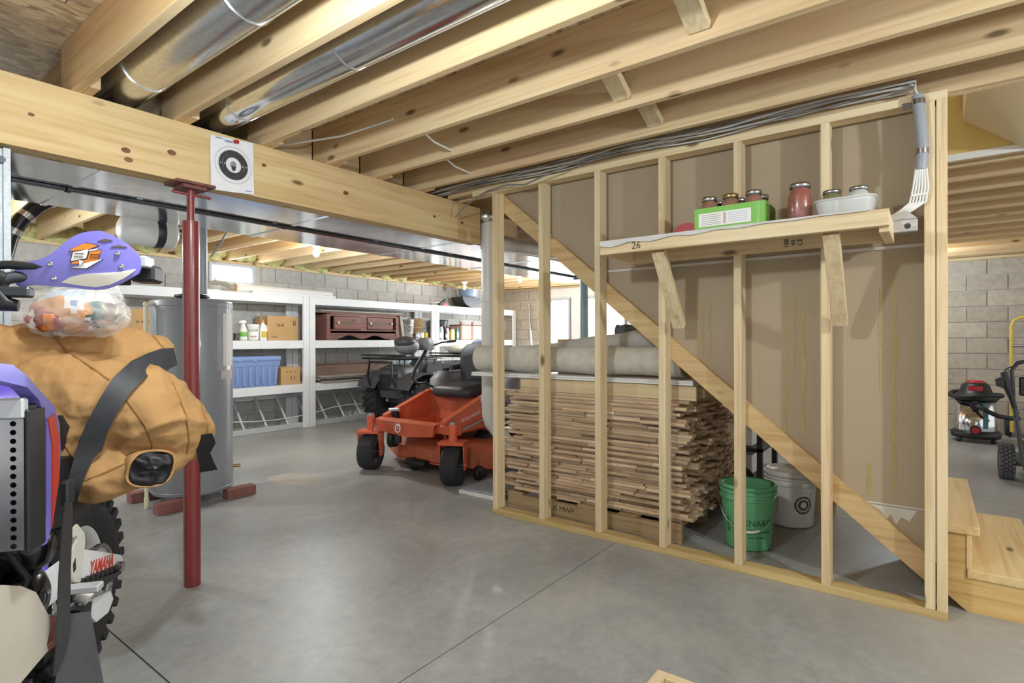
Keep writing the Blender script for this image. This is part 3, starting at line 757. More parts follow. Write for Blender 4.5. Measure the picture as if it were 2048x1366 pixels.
# cable bundle above the top plate
rg = random.Random(11)
for i in range(7):
    x = 2.90 + .018 * i; z = 2.292 + .006 * (i % 3)
    pts = []
    for k in range(20):
        y = .05 + 2.9 * k / 19
        pts.append((x + .012 * math.sin(k * 1.3 + i), y, z + .012 * math.sin(k * .9 + i * 2) + .006))
    pts = [(2.962 + .008 * i, .045, 2.262), (2.955 + .01 * i, .055, 2.285)] + pts if i < 4 else pts
    nm = ['frontmost cable of the bundle over the partition', 'second cable of the bundle over the partition', 'third cable of the bundle over the partition', 'fourth cable of the bundle over the partition', 'fifth cable of the bundle over the partition', 'sixth cable of the bundle over the partition', 'rearmost cable of the bundle over the partition'][i]
    tag(ob('electric_cable', MB().tube(pts, .006, 6), ['cable', 'cable_dk', 'cable'][i % 3]), nm, 'cable', 'cables over the partition')
tag(ob('loose_cable', MB().tube([(2.88, 1.75, 2.262), (2.90, 1.95, 2.235), (2.92, 2.10, 2.215), (2.93, 2.25, 2.24), (2.97, 2.45, 2.245), (3.02, 2.68, 2.20), (3.06, 2.84, 2.13)], .006, 6), 'cable_dk'), 'thin black cable drooping over the drain pipe', 'cable')
for i, (pts, lb) in enumerate((([(1.99, 2.30, 2.395), (1.98, 2.42, 2.39), (1.90, 2.62, 2.35), (1.78, 2.86, 2.33), (1.70, 2.99, 2.31)], 'white cable drooping from a joist towards the girder, left'),
                               ([(2.03, 2.10, 2.285), (2.16, 2.16, 2.29), (2.345, 2.20, 2.30)], 'short white cable crossing a joist bay, middle'),
                               ([(2.39, 2.30, 2.29), (2.54, 2.36, 2.29), (2.73, 2.40, 2.30)], 'short white cable crossing a joist bay, right'))):
    tag(ob('white_cable', MB().tube(pts, .006, 6), 'label'), lb, 'cable')

# ================================================================== UNDER THE STAIRS
pa = thing('pallet', 'wooden pallet under the stack of floorboards', 'pallet', (3.20, 1.17, 0))
for y in (0, .28, .58, .88, 1.16): ob('deck_board', B((0, y, .10), (.98, y + .13, .118)), 'pallet', pa, .002)
for x in (.0, .44, .88):
    ob('runner', B((x, 0, .018), (x + .04, 1.29, .10)), 'pallet', pa, .002)
    ob('bottom_board', B((x - .0, 0, 0), (x + .1, 1.29, .018)), 'pallet', pa, .002)
text('stamp', 'XC US MWP', .05, frame((-.0006, .87, .06), (0, -1, 0), (0, 0, 1)), 'ink', pa)
# floorboards: tongue and groove pieces, each its own object
def plank_mesh(L_, i):
    m = MB(); t, w_ = .0178, .072
    prof = [(0, 0), (w_, 0), (w_, .006), (w_ + .006, .006), (w_ + .006, .012), (w_, .012), (w_, t), (0, t), (0, .0125), (.006, .0125), (.006, .0055), (0, .0055)]
    m.prism(prof, -L_ / 2, L_ / 2, frame((0, 0, 0), (-1, 0, 0), (0, 0, 1))); return m.mesh('floorboard_%d' % i)
LEN = [.18, .28, .38, .52, .70, .95, 1.25]
PM = [plank_mesh(l, i) for i, l in enumerate(LEN)]
rg = random.Random(21)
rest = MB(); cnt = 0; Z0 = .119; NL = 40
GL = 'tongue and groove floorboard in the big stack on the pallet'
def put(x, y, z, li, front_):
    global cnt
    rz = rg.uniform(-.006, .006)
    if front_ and cnt < 298:
        o = ob('floorboard', PM[li], 'oak_y', None, loc=(x, y, z), rot=(0, 0, rz)); tag(o, GL, 'floorboard', 'floorboards on the pallet'); cnt += 1
    else:
        L_ = LEN[li]; X = T(x, y, z, 0, 0, rz); rest.box((-.078, -L_ / 2, 0), (0, L_ / 2, .0176), X)
for k in range(NL):
    z = Z0 + .0182 * k
    top = k >= NL - 5
    xoff = rg.uniform(-.012, .02) + (.03 if k < 2 else 0)
    for c in range(11):
        x = 3.30 + xoff + c * .089 + (rg.uniform(-.03, 0) if c == 0 else 0)
        if x > 4.2: continue
        y = 1.15 + rg.uniform(-.04, .08); yend = 2.43 + rg.uniform(-.06, .08)
        first = True
        while y < yend - .1:
            if top: li = 6
            else: li = rg.choice([0, 1, 1, 2, 2, 3, 3, 4])
            L_ = LEN[li]
            if y + L_ > yend + .08:
                li = max([q for q in range(7) if y + LEN[q] <= yend + .09] or [0]); L_ = LEN[li]
            fr_ = (c == 0) or (c in (2, 5, 8) and first)
            put(x + (rg.choice([-.05, -.035, -.025, -.015, 0, 0, 0]) if c == 0 else 0), y + L_ / 2, z, li, fr_); y += L_ + rg.uniform(.002, .012); first = False
    if k % 9 == 4:
        pass
stuff(tag(ob('floorboard_core', rest, 'oak_y'), 'inner floorboards filling the big stack on the pallet', 'floorboards'))
ZT = Z0 + .0182 * NL + .001
wbrd = tag(ob('pale_board', B((3.22, 1.09, ZT), (3.25, 2.36, ZT + .085)), 'stud_y', None, .003), 'long pale board set on edge on top of the floorboards', 'board')
tag(ob('pale_board', B((3.62, 1.02, ZT), (4.02, 2.42, ZT + .02)), 'stud_y', None, .003), 'flat wide board lying behind on top of the floorboards', 'board')
tag(ob('pale_board', B((3.40, 1.10, ZT), (3.55, 2.44, ZT + .084)), 'stud_y', None, .003), 'thick board lying flat under the carpet roll', 'board')
# siding strips and carpet rolls on top
ZC = ZT + .087
sd = thing('siding_strip', 'white vinyl siding strip under the carpet roll', 'siding', (3.23, 1.97, ZC))
ob('panel', B((0, -.86, 0), (.22, .86, .014)), 'white_pl', sd, .003); 
ob('lip', B((-.012, -.86, .004), (.0, .86, .012)), 'white_pl', sd); ob('ridge', B((-.006, -.86, .018), (.02, .86, .03)), 'white_pl', sd, .003); ob('panel', B((.0, -.86, .014), (.21, .86, .03)), 'white', sd, .003)
def roll(name, label, a, b, r, mat, sag=.02, seed=0, flat=1.):
    a, b = Vector(a), Vector(b); rr = random.Random(seed); n = 18
    t = thing(name, label, 'carpet roll', tuple(a))
    pts = [(b - a) * (i / (n - 1)) + Vector((0, 0, -sag * math.sin(PI * i / (n - 1)))) for i in range(n)]
    m = MB().tube(pts, [r * (1 + .06 * math.sin(i * 1.1 + seed)) for i in range(n)], 24)
    m.v = [(x, y, z) for x, y, z in m.v]
    ob('roll', m, mat, t)
    d = (b - a).normalized()
    for e, s_ in ((a, -1), (b, 1)):
        sp = MB(); cpt = (b - a) * (0 if s_ < 0 else 1)
        u = d.orthogonal().normalized(); v = d.cross(u)
        ps = [cpt + d * s_ * .002 + (u * math.cos(q * .5) + v * math.sin(q * .5)) * r * (.12 + .84 * q / 44) for q in range(45)]
        ob('spiral_edge', sp.tube(ps, .004, 5), 'seam' if mat == 'carpet' else 'ink_soft', t)
    return t
roll('carpet_roll', 'thick beige carpet roll on top of the floorboards, nearest the studs', (3.325, 2.82, ZC + .135), (3.34, 1.20, ZC + .138), .094, 'carpet', .0, 2)
roll('vinyl_roll', 'pale grey vinyl flooring roll behind the beige carpet roll', (3.62, 2.75, ZC + .115), (3.66, 1.30, ZC + .30), .085, 'carpet2', .0, 5)
tag(ob('board_box', B((3.78, 1.1, ZC), (4.0, 2.4, ZC + .28)), 'tan_box', None, .006), 'long flat carton standing behind the carpet rolls', 'box')
roll('carpet_offcut', 'short dark grey carpet offcut on top of the vinyl roll', (3.76, 1.86, ZC + .335), (3.78, 1.62, ZC + .335), .05, 'rubber_grey', 0, 9)
# buckets
def bucket(name, label, loc, r0, r1, h, mat, lid=None):
    b = thing(name, label, 'bucket', loc)
    ob('pail', MB().lathe([(0, .004), (r0 * .96, .004), (r0, .012), (r1 * .985, h * .78), (r1 * .99, h * .985), (r1 * .96, h * .985), (r0 * .95, .02), (0, .018)], 40), mat, b)
    for z in (.78, .88): ob('rib', MB().lathe([(r1 * .985, h * z - .004), (r1 * 1.05, h * z), (r1 * 1.05, h * z + .012), (r1 * .985, h * z + .016)], 40), mat, b)
    ob('rim', MB().lathe([(r1 * .97, h), (r1 * 1.05, h - .002), (r1 * 1.05, h - .018), (r1 * .99, h - .02)], 40), mat, b)
    if lid: ob('lid', MB().lathe([(0, h + .002), (r1 * .9, h + .002), (r1 * .92, h + .012), (r1 * 1.06, h + .012), (r1 * 1.07, h - .02), (r1 * 1.04, h - .022)], 40), lid, b)
    return b
def curved_text(name, s_, size, R0, R1, h, zc, ang, mat, parent):
    me = text_mesh(s_, size, Matrix.Identity(4), ext=.0004)
    for v in me.vertices:
        z = zc + v.co.y; rad = R0 + (R1 - R0) * (z / h) + .0012 + v.co.z; a = ang + v.co.x / rad
        v.co = (rad * math.cos(a), rad * math.sin(a), z)
    return ob(name, me, mat, parent)
GB = bucket('green_bucket', 'green plastic bucket with a wire handle beside the pallet', (3.44, .862, 0), .128, .150, .368, 'bucket_g')
fa = math.atan2(-.862, -3.44)
curved_text('lettering', 'MENARDS', .05, .128, .150, .368, .165, fa + .38, 'bucket_in', GB)
curved_text('lettering', 'Dedicated to Service', .020, .128, .150, .368, .115, fa + .38, 'bucket_in', GB)
curved_text('lettering', 'and Quality', .020, .128, .150, .368, .085, fa + .38, 'bucket_in', GB)
curved_text('lettering', 'III\nIII\nIII', .03, .128, .150, .368, .14, fa - .85, 'bucket_in', GB)
hp = []
for i in range(17):
    a = PI * i / 16; rad = .158
    hp.append(Vector((0, rad * math.cos(a), .30 - .18 * math.sin(a))) + Vector((-.150 * math.sin(a) ** .6, 0, 0)))
ob('handle_wire', MB().tube([Matrix.Rotation(fa + PI, 4, 'Z') @ p_ for p_ in hp], .0025, 6), 'steel', GB)
ob('handle_grip', MB().tube([Matrix.Rotation(fa + PI, 4, 'Z') @ p_ for p_ in hp[6:11]], .008, 8), 'white_pl', GB)
WB_ = bucket('white_bucket', 'white plastic bucket with lid behind the green bucket', (4.02, .74, 0), .132, .152, .345, 'white_pl', 'white_pl')
a0 = math.atan2(-.74, -4.02) + .55
def wrap_emblem(polys, name='printed_emblem'):
    me_ = MB()
    for p_ in polys: me_.prism(p_, 0, .0006)
    mm = me_.mesh(name)
    for v in mm.vertices:
        z = .155 + v.co.y; rad = .132 + .02 * z / .345 + .0012 + v.co.z; an = a0 + v.co.x / rad; v.co = (rad * math.cos(an), rad * math.sin(an), z)
    ob(name, mm, 'ink', WB_)
def sect(r0, r1, t0, t1): return [(r1 * math.cos(t0), r1 * math.sin(t0)), (r1 * math.cos(t1), r1 * math.sin(t1)), (r0 * math.cos(t1), r0 * math.sin(t1)), (r0 * math.cos(t0), r0 * math.sin(t0))]
wrap_emblem([sect(.044, .058, q * PI / 10, (q + .75) * PI / 10) for q in range(20)])
wrap_emblem([sect(.020, .036, q * PI / 6, (q + .8) * PI / 6) for q in range(12)])
wrap_emblem([[(-.05, .062), (.05, .062), (.06, .078), (.02, .074), (0, .088), (-.02, .074), (-.06, .078)]])
# black folding stand and brown boards behind
bs = thing('folding_stand', 'black metal folding stand behind the buckets under the stairs', 'stand', (4.55, 1.05, 0))
for x, y in ((0, 0), (0, .6), (.5, 0), (.5, .6)): ob('leg', MB().box((x - .02, y - .02, 0), (x + .02, y + .02, .62)), 'black', bs, .002)
for z in (.12, .34, .58): ob('shelf_rail', B((-.02, -.02, z), (.52, .62, z + .03)), 'black', bs, .002)
beam('brace', (-.01, .05, .15), (-.01, .55, .55), .02, .04, 'black', bs)
tag(ob('white_carton', B((4.60, 1.12, .371), (5.0, 1.45, .55)), 'label', None, .003), 'white carton on the middle rail of the black stand', 'box')
tag(ob('white_carton', B((4.60, 1.12, .151), (5.0, 1.60, .30)), 'label', None, .003), 'white carton on the lowest rail of the black stand', 'box')
for i, (y, lb) in enumerate(((.42, 'brown board leaning behind the white bucket, leftmost'), (.33, 'brown board leaning behind the white bucket, middle'), (.24, 'brown board leaning behind the white bucket, rightmost'))):
    tag(ob('brown_board', B((4.30 + .03 * i, y + .28, .0), (4.325 + .03 * i, y + .36, .60 - .06 * i)), 'joist_z', None, .002), lb, 'board')
# foam board with grey mat
fb = thing('foam_board', 'white foam board lying on the floor at the end of the partition', 'foam board', (3.24, 2.60, 0))
ob('slab', B((0, 0, 0), (.58, .38, .03)), 'foam', fb, .003)
tag(ob('floor_mat', B((3.25, 2.615, .0305), (3.80, 2.965, .045)), 'mat_grey', None, .003), 'speckled grey mat on the foam board', 'mat')
# ================================================================== WHITE SHELVING ALONG THE BACK WALL
SY0, SY1 = 6.95, 7.42
def shelf_unit(x0, x1, label):
    u = thing('shelf_unit', label, 'shelving', (x0, SY0, 0)); W = x1 - x0; D = SY1 - SY0
    for x in (0, W - .089):
        for y in (0, D - .038): ob('post', B((x, y, 0), (x + .089, y + .038, 1.829)), 'white', u, .003)
    for z in (.61, 1.215, 1.83):
        zt = z - .001
        ob('front_rail', B((.09, .004, zt - .11), (W - .09, .04, zt)), 'white', u, .003)
        ob('back_rail', B((.09, D - .036, zt - .11), (W - .09, D - .004, zt - .02)), 'white', u, .003)
        n = 3
        for i in range(n): ob('shelf_plank', B((.004, .04 + (D - .08) / n * i, zt - .018), (W - .004, .04 + (D - .08) / n * (i + 1) - .003, zt)), 'white', u, .002)
    return u
shelf_unit(2.0, 4.489, 'white painted shelving behind the water heater, leftmost unit')
shelf_unit(4.497, 6.97, 'white painted shelving holding the red wooden chest, middle unit')
shelf_unit(6.98, 9.34, 'white painted shelving behind the quad bike, rightmost unit')
Z1, Z2, Z3 = .6095, 1.2145, 1.8295

def carton(name, label, x0, y0, x1, y1, z0, z1, mat='tan_box', marks=None):
    b = thing(name, label, 'box', (x0, y0, z0)); w_, d, h_ = x1 - x0, y1 - y0, z1 - z0
    ob('body', B((0, 0, 0), (w_, d, h_)), mat, b, .004)
    ob('flap_tape', B((0, d / 2 - .03, h_), (w_, d / 2 + .03, h_ + .001)), 'tape', b)
    ob('tape_end', B((w_ * .0 - .0008, d / 2 - .03, h_ * .7), (0, d / 2 + .03, h_)), 'tape', b)
    for s_, u, v, sz in (marks or []): text('print', s_, sz, frame((u * w_, -.0008, v * h_), (1, 0, 0), (0, 0, 1)), 'ink', b)
    return b
# lower shelf
tt = thing('storage_tote', 'blue plastic storage tote with ribbed sides on the lower shelf', 'tote', (3.66, 7.17, Z1))
ob('bin', loft([rrect(.74, .36, .03), rrect(.80, .40, .03)], [.001, .34]), 'tote', tt)
for i in range(9): ob('side_rib', B((-.36 + .085 * i, -.205, .02), (-.325 + .085 * i, -.185, .27)), 'tote', tt, .006)
ob('lid', loft([rrect(.83, .42, .03), rrect(.84, .43, .03), rrect(.83, .42, .03), rrect(.74, .34, .02)], [.34, .36, .395, .40], cap1=True), 'tote', tt)
ob('skirt', loft([rrect(.815, .405, .03), rrect(.83, .42, .03)], [.27, .335], cap0=False), 'tote', tt)
for x in (-.18, .02): ob('latch', B((x, -.222, .33), (x + .05, -.21, .36)), 'tote', tt, .003)
carton('small_carton', 'small open cardboard carton beside the blue tote', 4.09, 7.0, 4.38, 7.25, Z1, Z1 + .24, marks=[('11', .6, .35, .09), ('o  o  o', .5, .75, .05)])
# old boards and door panels
dp = thing('brown_plank', 'dark brown plank standing on edge on the lower middle shelf', 'board', (4.63, 7.14, Z1))
ob('plank', B((0, 0, .0), (1.40, .045, .27)), 'brown_board', dp, .003); ob('top_edge', B((0, -.02, .25), (1.40, 0, .27)), 'brown_board', dp)
for i, (x0, x1, z, lb) in enumerate(((4.66, 6.20, 0, 'weathered door panel lying flat, bottom of the pile'), (4.64, 6.28, .033, 'weathered door panel lying flat, middle of the pile'), (4.68, 6.12, .066, 'weathered door panel lying flat, top of the pile'))):
    d_ = thing('door_panel', lb + ' on the lower shelf', 'panel', (x0, 6.93, Z1 + z))
    ob('leaf', B((0, 0, 0), (x1 - x0, .20, .026)), 'grey_board' if i else 'brown_board', d_, .003)
    ob('edge_strip', B((0, -.006, .004), (x1 - x0, 0, .018)), 'dark_metal' if i == 1 else 'grey_board', d_)
tag(ob('white_sheet', MB().prism([(0, 0), (.50, 0), (.62, .16), (0, .16)], 0, .004, T(4.62, 6.96, Z1 - .0)), 'label'), 'white sheet lying at the left end of the lower middle shelf', 'sheet') if 0 else None
wj = thing('water_jug', 'pale blue water cooler jug on the lower shelf', 'jug', (6.42, 7.16, Z1))
ob('bottle', MB().lathe([(0, .005), (.12, .005), (.135, .02), (.135, .27), (.125, .30), (.07, .36), (.03, .385), (.028, .43), (0, .432)], 28), 'jug', wj)
for z in (.08, .15, .22): ob('ring', MB().torus(.135, .006, 28, 6, T(0, 0, z)), 'jug', wj)
ob('cap', MB().cyl((0, 0, .42), (0, 0, .45), .031, n=16), 'label', wj)
# middle shelf
carton('cardboard_box', 'plain cardboard box with printed side on the shelf above the blue tote', 3.915, 7.02, 4.36, 7.34, Z2, Z2 + .33, marks=[('24-8', .4, .62, .06), ('II', .87, .7, .10), ('oooo', .22, .15, .04)])
carton('cardboard_box', 'cardboard box behind the water heater, left of the post', 2.28, 7.05, 2.66, 7.35, Z2, Z2 + .36, marks=[('oos', .55, .12, .08), ('as shown', .55, .6, .05)])
sb = thing('spray_bottle', 'white spray bottle with a green label on the shelf', 'bottle', (3.60, 7.04, Z2))
ob('bottle', MB().lathe([(0, .002), (.042, .002), (.045, .02), (.045, .12), (.03, .18), (.016, .21), (.016, .225), (0, .226)], 20), 'white_pl', sb)
ob('label', MB().lathe([(.0455, .05), (.046, .051), (.046, .11), (.0455, .111)], 20), 'green_box', sb)
ob('trigger_head', MB().prism([(-.06, .245), (-.055, .225), (-.01, .225), (-.03, .19), (-.022, .188), (.012, .225), (.03, .225), (.035, .25), (.0, .265)], -.012, .012, frame((0, 0, 0), (1, 0, 0), (0, 0, 1))), 'white_pl', sb)
gt = thing('cleaner_tub', 'white hand cleaner tub with lid beside the spray bottle', 'tub', (3.735, 7.06, Z2))
ob('tub', MB().lathe([(0, .002), (.066, .002), (.07, .02), (.076, .19), (0, .191)], 28), 'white_pl', gt)
ob('lid', MB().lathe([(.079, .18), (.08, .2), (.075, .212), (0, .214)], 28), 'white_pl', gt)
curved_text('lettering', 'GOOP', .045, .07, .076, .2, .13, math.atan2(-7.06, -3.735) + .1, 'ink', gt)
curved_text('lettering', 'IIIIIIIIIII', .03, .07, .076, .2, .05, math.atan2(-7.06, -3.735) + .1, 'red', gt)
jg = thing('bleach_jug', 'white jug with orange cap and yellow label on the shelf', 'jug', (3.855, 7.03, Z2))
ob('body', loft([rrect(.085, .06, .02), rrect(.09, .065, .02), rrect(.09, .065, .02), rrect(.05, .04, .015), rrect(.03, .03, .012)], [.002, .02, .15, .21, .235], cap1=True), 'white_pl', jg)
ob('cap', MB().cyl((0, 0, .235), (0, 0, .275), .018, n=12), 'orange', jg); ob('label', B((-.035, -.0345, .04), (.035, -.033, .12)), 'yellow', jg)
ob('handle', MB().tube([(.02, 0, .21), (.055, 0, .19), (.055, 0, .12), (.03, 0, .10)], .008, 8), 'white_pl', jg)
tag(ob('dark_basket', MB().lathe([(0, .0), (.07, .0), (.09, .09), (.085, .09), (.068, .01), (0, .01)], 20, T(3.44, 7.10, Z2)), 'black'), 'small dark bowl on the shelf left of the spray bottle', 'bowl')
# wooden chest with two drawers
ch = thing('wooden_chest', 'antique dark red wooden chest with two drawers on the middle shelf', 'chest', (4.80, 6.99, Z2))
W = 1.36; ZZ = .40
ob('side_panel', B((0, 0, 0), (.06, .40, ZZ)), 'mahog', ch, .004); ob('side_panel', B((W - .06, 0, 0), (W, .40, ZZ)), 'mahog', ch, .004)
ob('top_board', B((0, .0, ZZ - .02), (W, .40, ZZ)), 'mahog', ch, .004)
ob('rail', B((.06, .004, .30 + .06), (W - .06, .04, ZZ - .02)), 'mahog', ch)
ob('rail', B((.06, .004, .11), (W - .06, .04, .16)), 'mahog', ch)
ob('stile', B((.60, .004, .16), (.72, .04, .36)), 'mahog', ch)
for x0, x1 in ((.12, .60), (.72, 1.24)):
    dr = ob('drawer_front', B((x0 + .006, -.012, .166), (x1 - .006, .03, .354)), 'mahog', ch, .006)
    ob('diamond_inlay', MB().prism([(x0 + .06, .26), ((x0 + x1) / 2, .31), (x1 - .06, .26), ((x0 + x1) / 2, .21)], -.014, -.012, frame((0, 0, 0), (1, 0, 0), (0, 0, 1)) @ Matrix.Scale(-1, 4, (0, 0, 1))), 'brown_board', dr)
    for kx in ((x0 + .05, x1 - .05) if x0 > .5 else (x0 + .06,)): ob('knob', MB().ell((kx, -.03, .26), (.018, .02, .018), 12, 8), 'white_pl', dr)
ob('back_board', B((.06, .3, .0), (W - .06, .32, .36)), 'black', ch)
sk = [(.06, .14), (.06, .0), (.16, .0)]
for i in range(25):
    t = i / 24; x = .20 + (W - .40) * t; sk.append((x, .02 + .055 * (math.sin(t * PI * 4 - 1.0) * .5 + .5) + (.02 if .4 < t < .6 else 0) * 0 + .0))
sk += [(W - .16, .0), (W - .06, .0), (W - .06, .14)]
ob('scalloped_skirt', MB().prism(sk, -.028, -.004, frame((0, 0, 0), (1, 0, 0), (0, 0, 1)) @ Matrix.Translation((0, 0, 0))), 'mahog', ch)
for i, lb in enumerate(('long dark board on top of the wooden chest, lower one', 'long dark board on top of the wooden chest, upper one')):
    tag(ob('long_board', B((4.62 + .1 * i, 7.0 + .02 * i, Z2 + ZZ + .001 + .023 * i), (6.35 - .1 * i, 7.3, Z2 + ZZ + .021 + .023 * i)), 'grey_board' if i else 'brown_board', None, .002), lb, 'board')
beam_ = tag(ob('leaning_board', MB().box((-.03, -.02, 0), (.03, .02, .40), T(6.30, 7.04, Z2 + .008, 0, R_(-9), 0)), 'grey_board', None, .002), 'short board leaning between the wooden chest and the pail', 'board')
pb = thing('metal_pail', 'galvanised metal pail on the middle shelf', 'pail', (6.44, 7.10, Z2))
ob('pail', MB().lathe([(0, .002), (.09, .002), (.12, .34), (.125, .345), (.115, .345), (.088, .012), (0, .012)], 28), 'zinc', pb)
for z, r_ in ((.12, .1005), (.25, .112)): ob('hoop', MB().torus(r_, .004, 28, 6, T(0, 0, z)), 'zinc', pb)
ob('bail', MB().tube([(.12 * math.cos(a), -.125 * math.sin(a) * .9, .33 - .16 * math.sin(a)) for a in [PI * i / 12 for i in range(13)]], .003, 6), 'steel', pb)
bk2 = thing('wicker_basket', 'brown wicker basket beyond the metal pail', 'basket', (6.74, 7.24, Z2))
ob('bowl', MB().lathe([(0, .002), (.10, .002), (.14, .25), (.15, .36), (.14, .37), (.10, .38), (0, .385)], 24), pm('wicker', '9b7a52', .8, var=.35, scale=30), bk2)
for z in (.06, .14, .22, .30): ob('weave_band', MB().torus(.105 + .04 * z / .30, .008, 24, 6, T(0, 0, z)), 'tan_box', bk2)
for x, c, lb in ((6.62, 'zinc', 'small tin can in front of the wicker basket, left'), (6.72, 'label', 'small white can in front of the wicker basket, middle'), (6.82, 'yellow', 'small yellow can in front of the wicker basket, right')):
    q = thing('tin_can', lb, 'can', (x, 7.04, Z2)); ob('can', MB().lathe([(0, .002), (.04, .002), (.04, .13), (0, .131)], 20), c, q); ob('rim', MB().torus(.0395, .003, 20, 6, T(0, 0, .13)), 'steel', q)
# right unit contents
pot = thing('dark_pot', 'dark enamel pot behind the oil bottles', 'pot', (7.36, 7.25, Z2)); ob('pot', MB().lathe([(0, .002), (.14, .002), (.15, .25), (.17, .35), (.165, .37), (.13, .30), (0, .05)], 24), 'black', pot); ob('rim', MB().torus(.168, .008, 24, 6, T(0, 0, .365)), 'black', pot)
cols = ['teal', 'white_pl', 'black', 'white_pl', 'yellow', 'label', 'teal']
for i, c in enumerate(cols):
    q = thing('oil_bottle', 'plastic fluid bottle on the right shelf, %s from the post' % ['first', 'second', 'third', 'fourth', 'fifth', 'sixth', 'seventh'][i], 'bottle', (7.16 + .075 * i, 7.03 + .03 * (i % 2), Z2), group='fluid bottles on the right shelf')
    h_ = [.24, .27, .20, .25, .22, .23, .26][i]
    ob('bottle', loft([rrect(.062, .05, .015), rrect(.065, .05, .015), rrect(.065, .05, .015), rrect(.03, .03, .01), rrect(.026, .026, .01)], [.002, .02, h_ * .65, h_ * .88, h_ * .9], cap1=True), c, q)
    ob('cap', MB().cyl((0, 0, h_ * .9), (0, 0, h_), .015, n=12), 'black' if i % 2 else 'red', q); ob('label', B((-.026, -.0265, .04), (.026, -.0255, h_ * .55)), 'label' if c != 'label' else 'yellow', q)
for i, (x0, x1, lb) in enumerate(((7.72, 8.02, 'faded pink jug crate on the right shelf, left one'), (8.04, 8.36, 'faded pink jug crate on the right shelf, right one'))):
    q = thing('faded_crate', lb, 'crate', (x0, 7.02, Z2)); ob('body', B((0, 0, 0), (x1 - x0, .3, .29)), pm('faded_pink_%d' % i, 'cfa89c', .7, var=.12, scale=5), q, .02); ob('rim', B((-.005, -.006, .27), (x1 - x0 + .005, .306, .29)), 'rust', q, .004)
    ob('spout', MB().cyl((.1, .1, .29), (.1, .1, .35), .02, .012), 'red', q)
# tops of the shelves
wp_ = thing('white_tube', 'long white tube lying on top of the shelving', 'tube', (3.52, 7.10, Z3 + .058))
ob('tube', MB().cyl((0, 0, 0), (1.42, 0, 0), .057, n=24), 'white_pl', wp_); ob('end_cap', MB().cyl((-.004, 0, 0), (.01, 0, 0), .0585, n=24), 'tan_box', wp_)
tag(ob('flat_board', B((3.70, 6.985, Z3), (4.95, 7.03, Z3 + .035)), 'white', None, .003), 'flat white board lying in front of the white tube', 'board')
br = thing('driftwood', 'bare crooked branch on the shelving in front of the high window', 'branch', (3.32, 7.06, Z3 + .016))
ob('stem', MB().tube([(-.28, 0, .02), (-.16, .01, .06), (-.05, 0, .09), (.06, -.01, .08), (.16, 0, .035)], [.012, .024, .03, .028, .034], 10), 'grey_board', br)
for a, b in (((-.1, 0, .075), (-.05, .03, .16)), ((-.16, 0, .06), (-.25, .02, .12)), ((-.05, 0, .08), (.06, -.08, .02)), ((0, 0, .09), (-.14, -.06, .015))): ob('twig', MB().tube([a, ((a[0] + b[0]) / 2 + .02, (a[1] + b[1]) / 2, (a[2] + b[2]) / 2), b], [.010, .007, .003], 6), 'grey_board', br)
tag(ob('pale_tray', B((2.9, 7.0, Z3), (3.3, 7.3, Z3 + .016)), 'bag_blue', None, .004), 'pale blue tray under the crooked branch', 'tray')
tg = thing('red_trimmer', 'long handled tool with a red and black head on top of the shelving', 'tool', (7.2, 7.03, Z3))
ob('shaft', MB().cyl((-1.05, 0, .03), (-.04, 0, .06), .011), 'steel', tg)
ob('head', MB().prism([(-.08, .03), (.06, .10), (.10, .13), (.10, .02), (.06, .0), (-.02, .0)], -.03, .03, frame((0, 0, 0), (1, 0, 0), (0, 0, 1))), 'black', tg); ob('guard', MB().prism([(.0, .0), (.14, .0), (.12, .055), (.03, .045)], -.035, .035, frame((0, 0, 0), (1, 0, 0), (0, 0, 1))), 'red', tg)
gr = thing('charcoal_grill', 'grey drum shaped grill body on top of the right shelving', 'grill', (8.02, 7.15, Z3))
hd = [(.2 * math.cos(R_(a)), .2 + .2 * math.sin(R_(a))) for a in range(180, 361, 15)]
ob('trough', MB().prism(hd, -.30, .30, frame((0, 0, -.0), (1, 0, 0), (0, 0, 1)) @ Matrix.Rotation(R_(90), 4, 'Y') @ Matrix.Scale(1, 4)), 'grey_pl', gr) if 0 else ob('trough', MB().prism([(.28 * math.cos(R_(a)), .20 + .19 * math.sin(R_(a))) for a in range(180, 361, 15)], -.15, .15, frame((0, 0, 0), (1, 0, 0), (0, 0, 1))), 'dark_metal', gr)
kb = thing('blue_basin', 'pale blue enamel basin stacked on the grey grill', 'basin', (8.06, 7.15, Z3 + .202)); ob('basin', MB().lathe([(0, .002), (.13, .002), (.17, .04), (.19, .15), (.2, .155), (.18, .15), (0, .03)], 28), pm('blue_enamel', '8fa3b8', .3), kb); ob('rim', MB().torus(.196, .007, 28, 6, T(0, 0, .155)), 'steel', kb)
# ladder lying on its long side under the shelf
ld = thing('ladder', 'aluminium extension ladder lying on its side under the shelves', 'ladder', (2.2, 6.995, 0))
for y, z in ((.0, .0), (.33, .40)): ob('rail', B((0, y, z + .002), (4.65, y + .028, z + .075)), 'alu', ld, .003)
for i in range(15): ob('rung', MB().cyl((.18 + .305 * i, .014, .04), (.18 + .305 * i, .344, .44), .017, n=10), 'alu', ld)
rp = [(.05 + .3 * i, .10 + .04 * math.sin(i * 1.4), .19 + .05 * math.sin(i * .8)) for i in range(15)]
tag(ob('rope', MB().tube([(a + 2.2, b + 6.94, c_) for a, b, c_ in rp], .006, 6), 'label'), 'thin white rope strung along the lying ladder', 'rope')

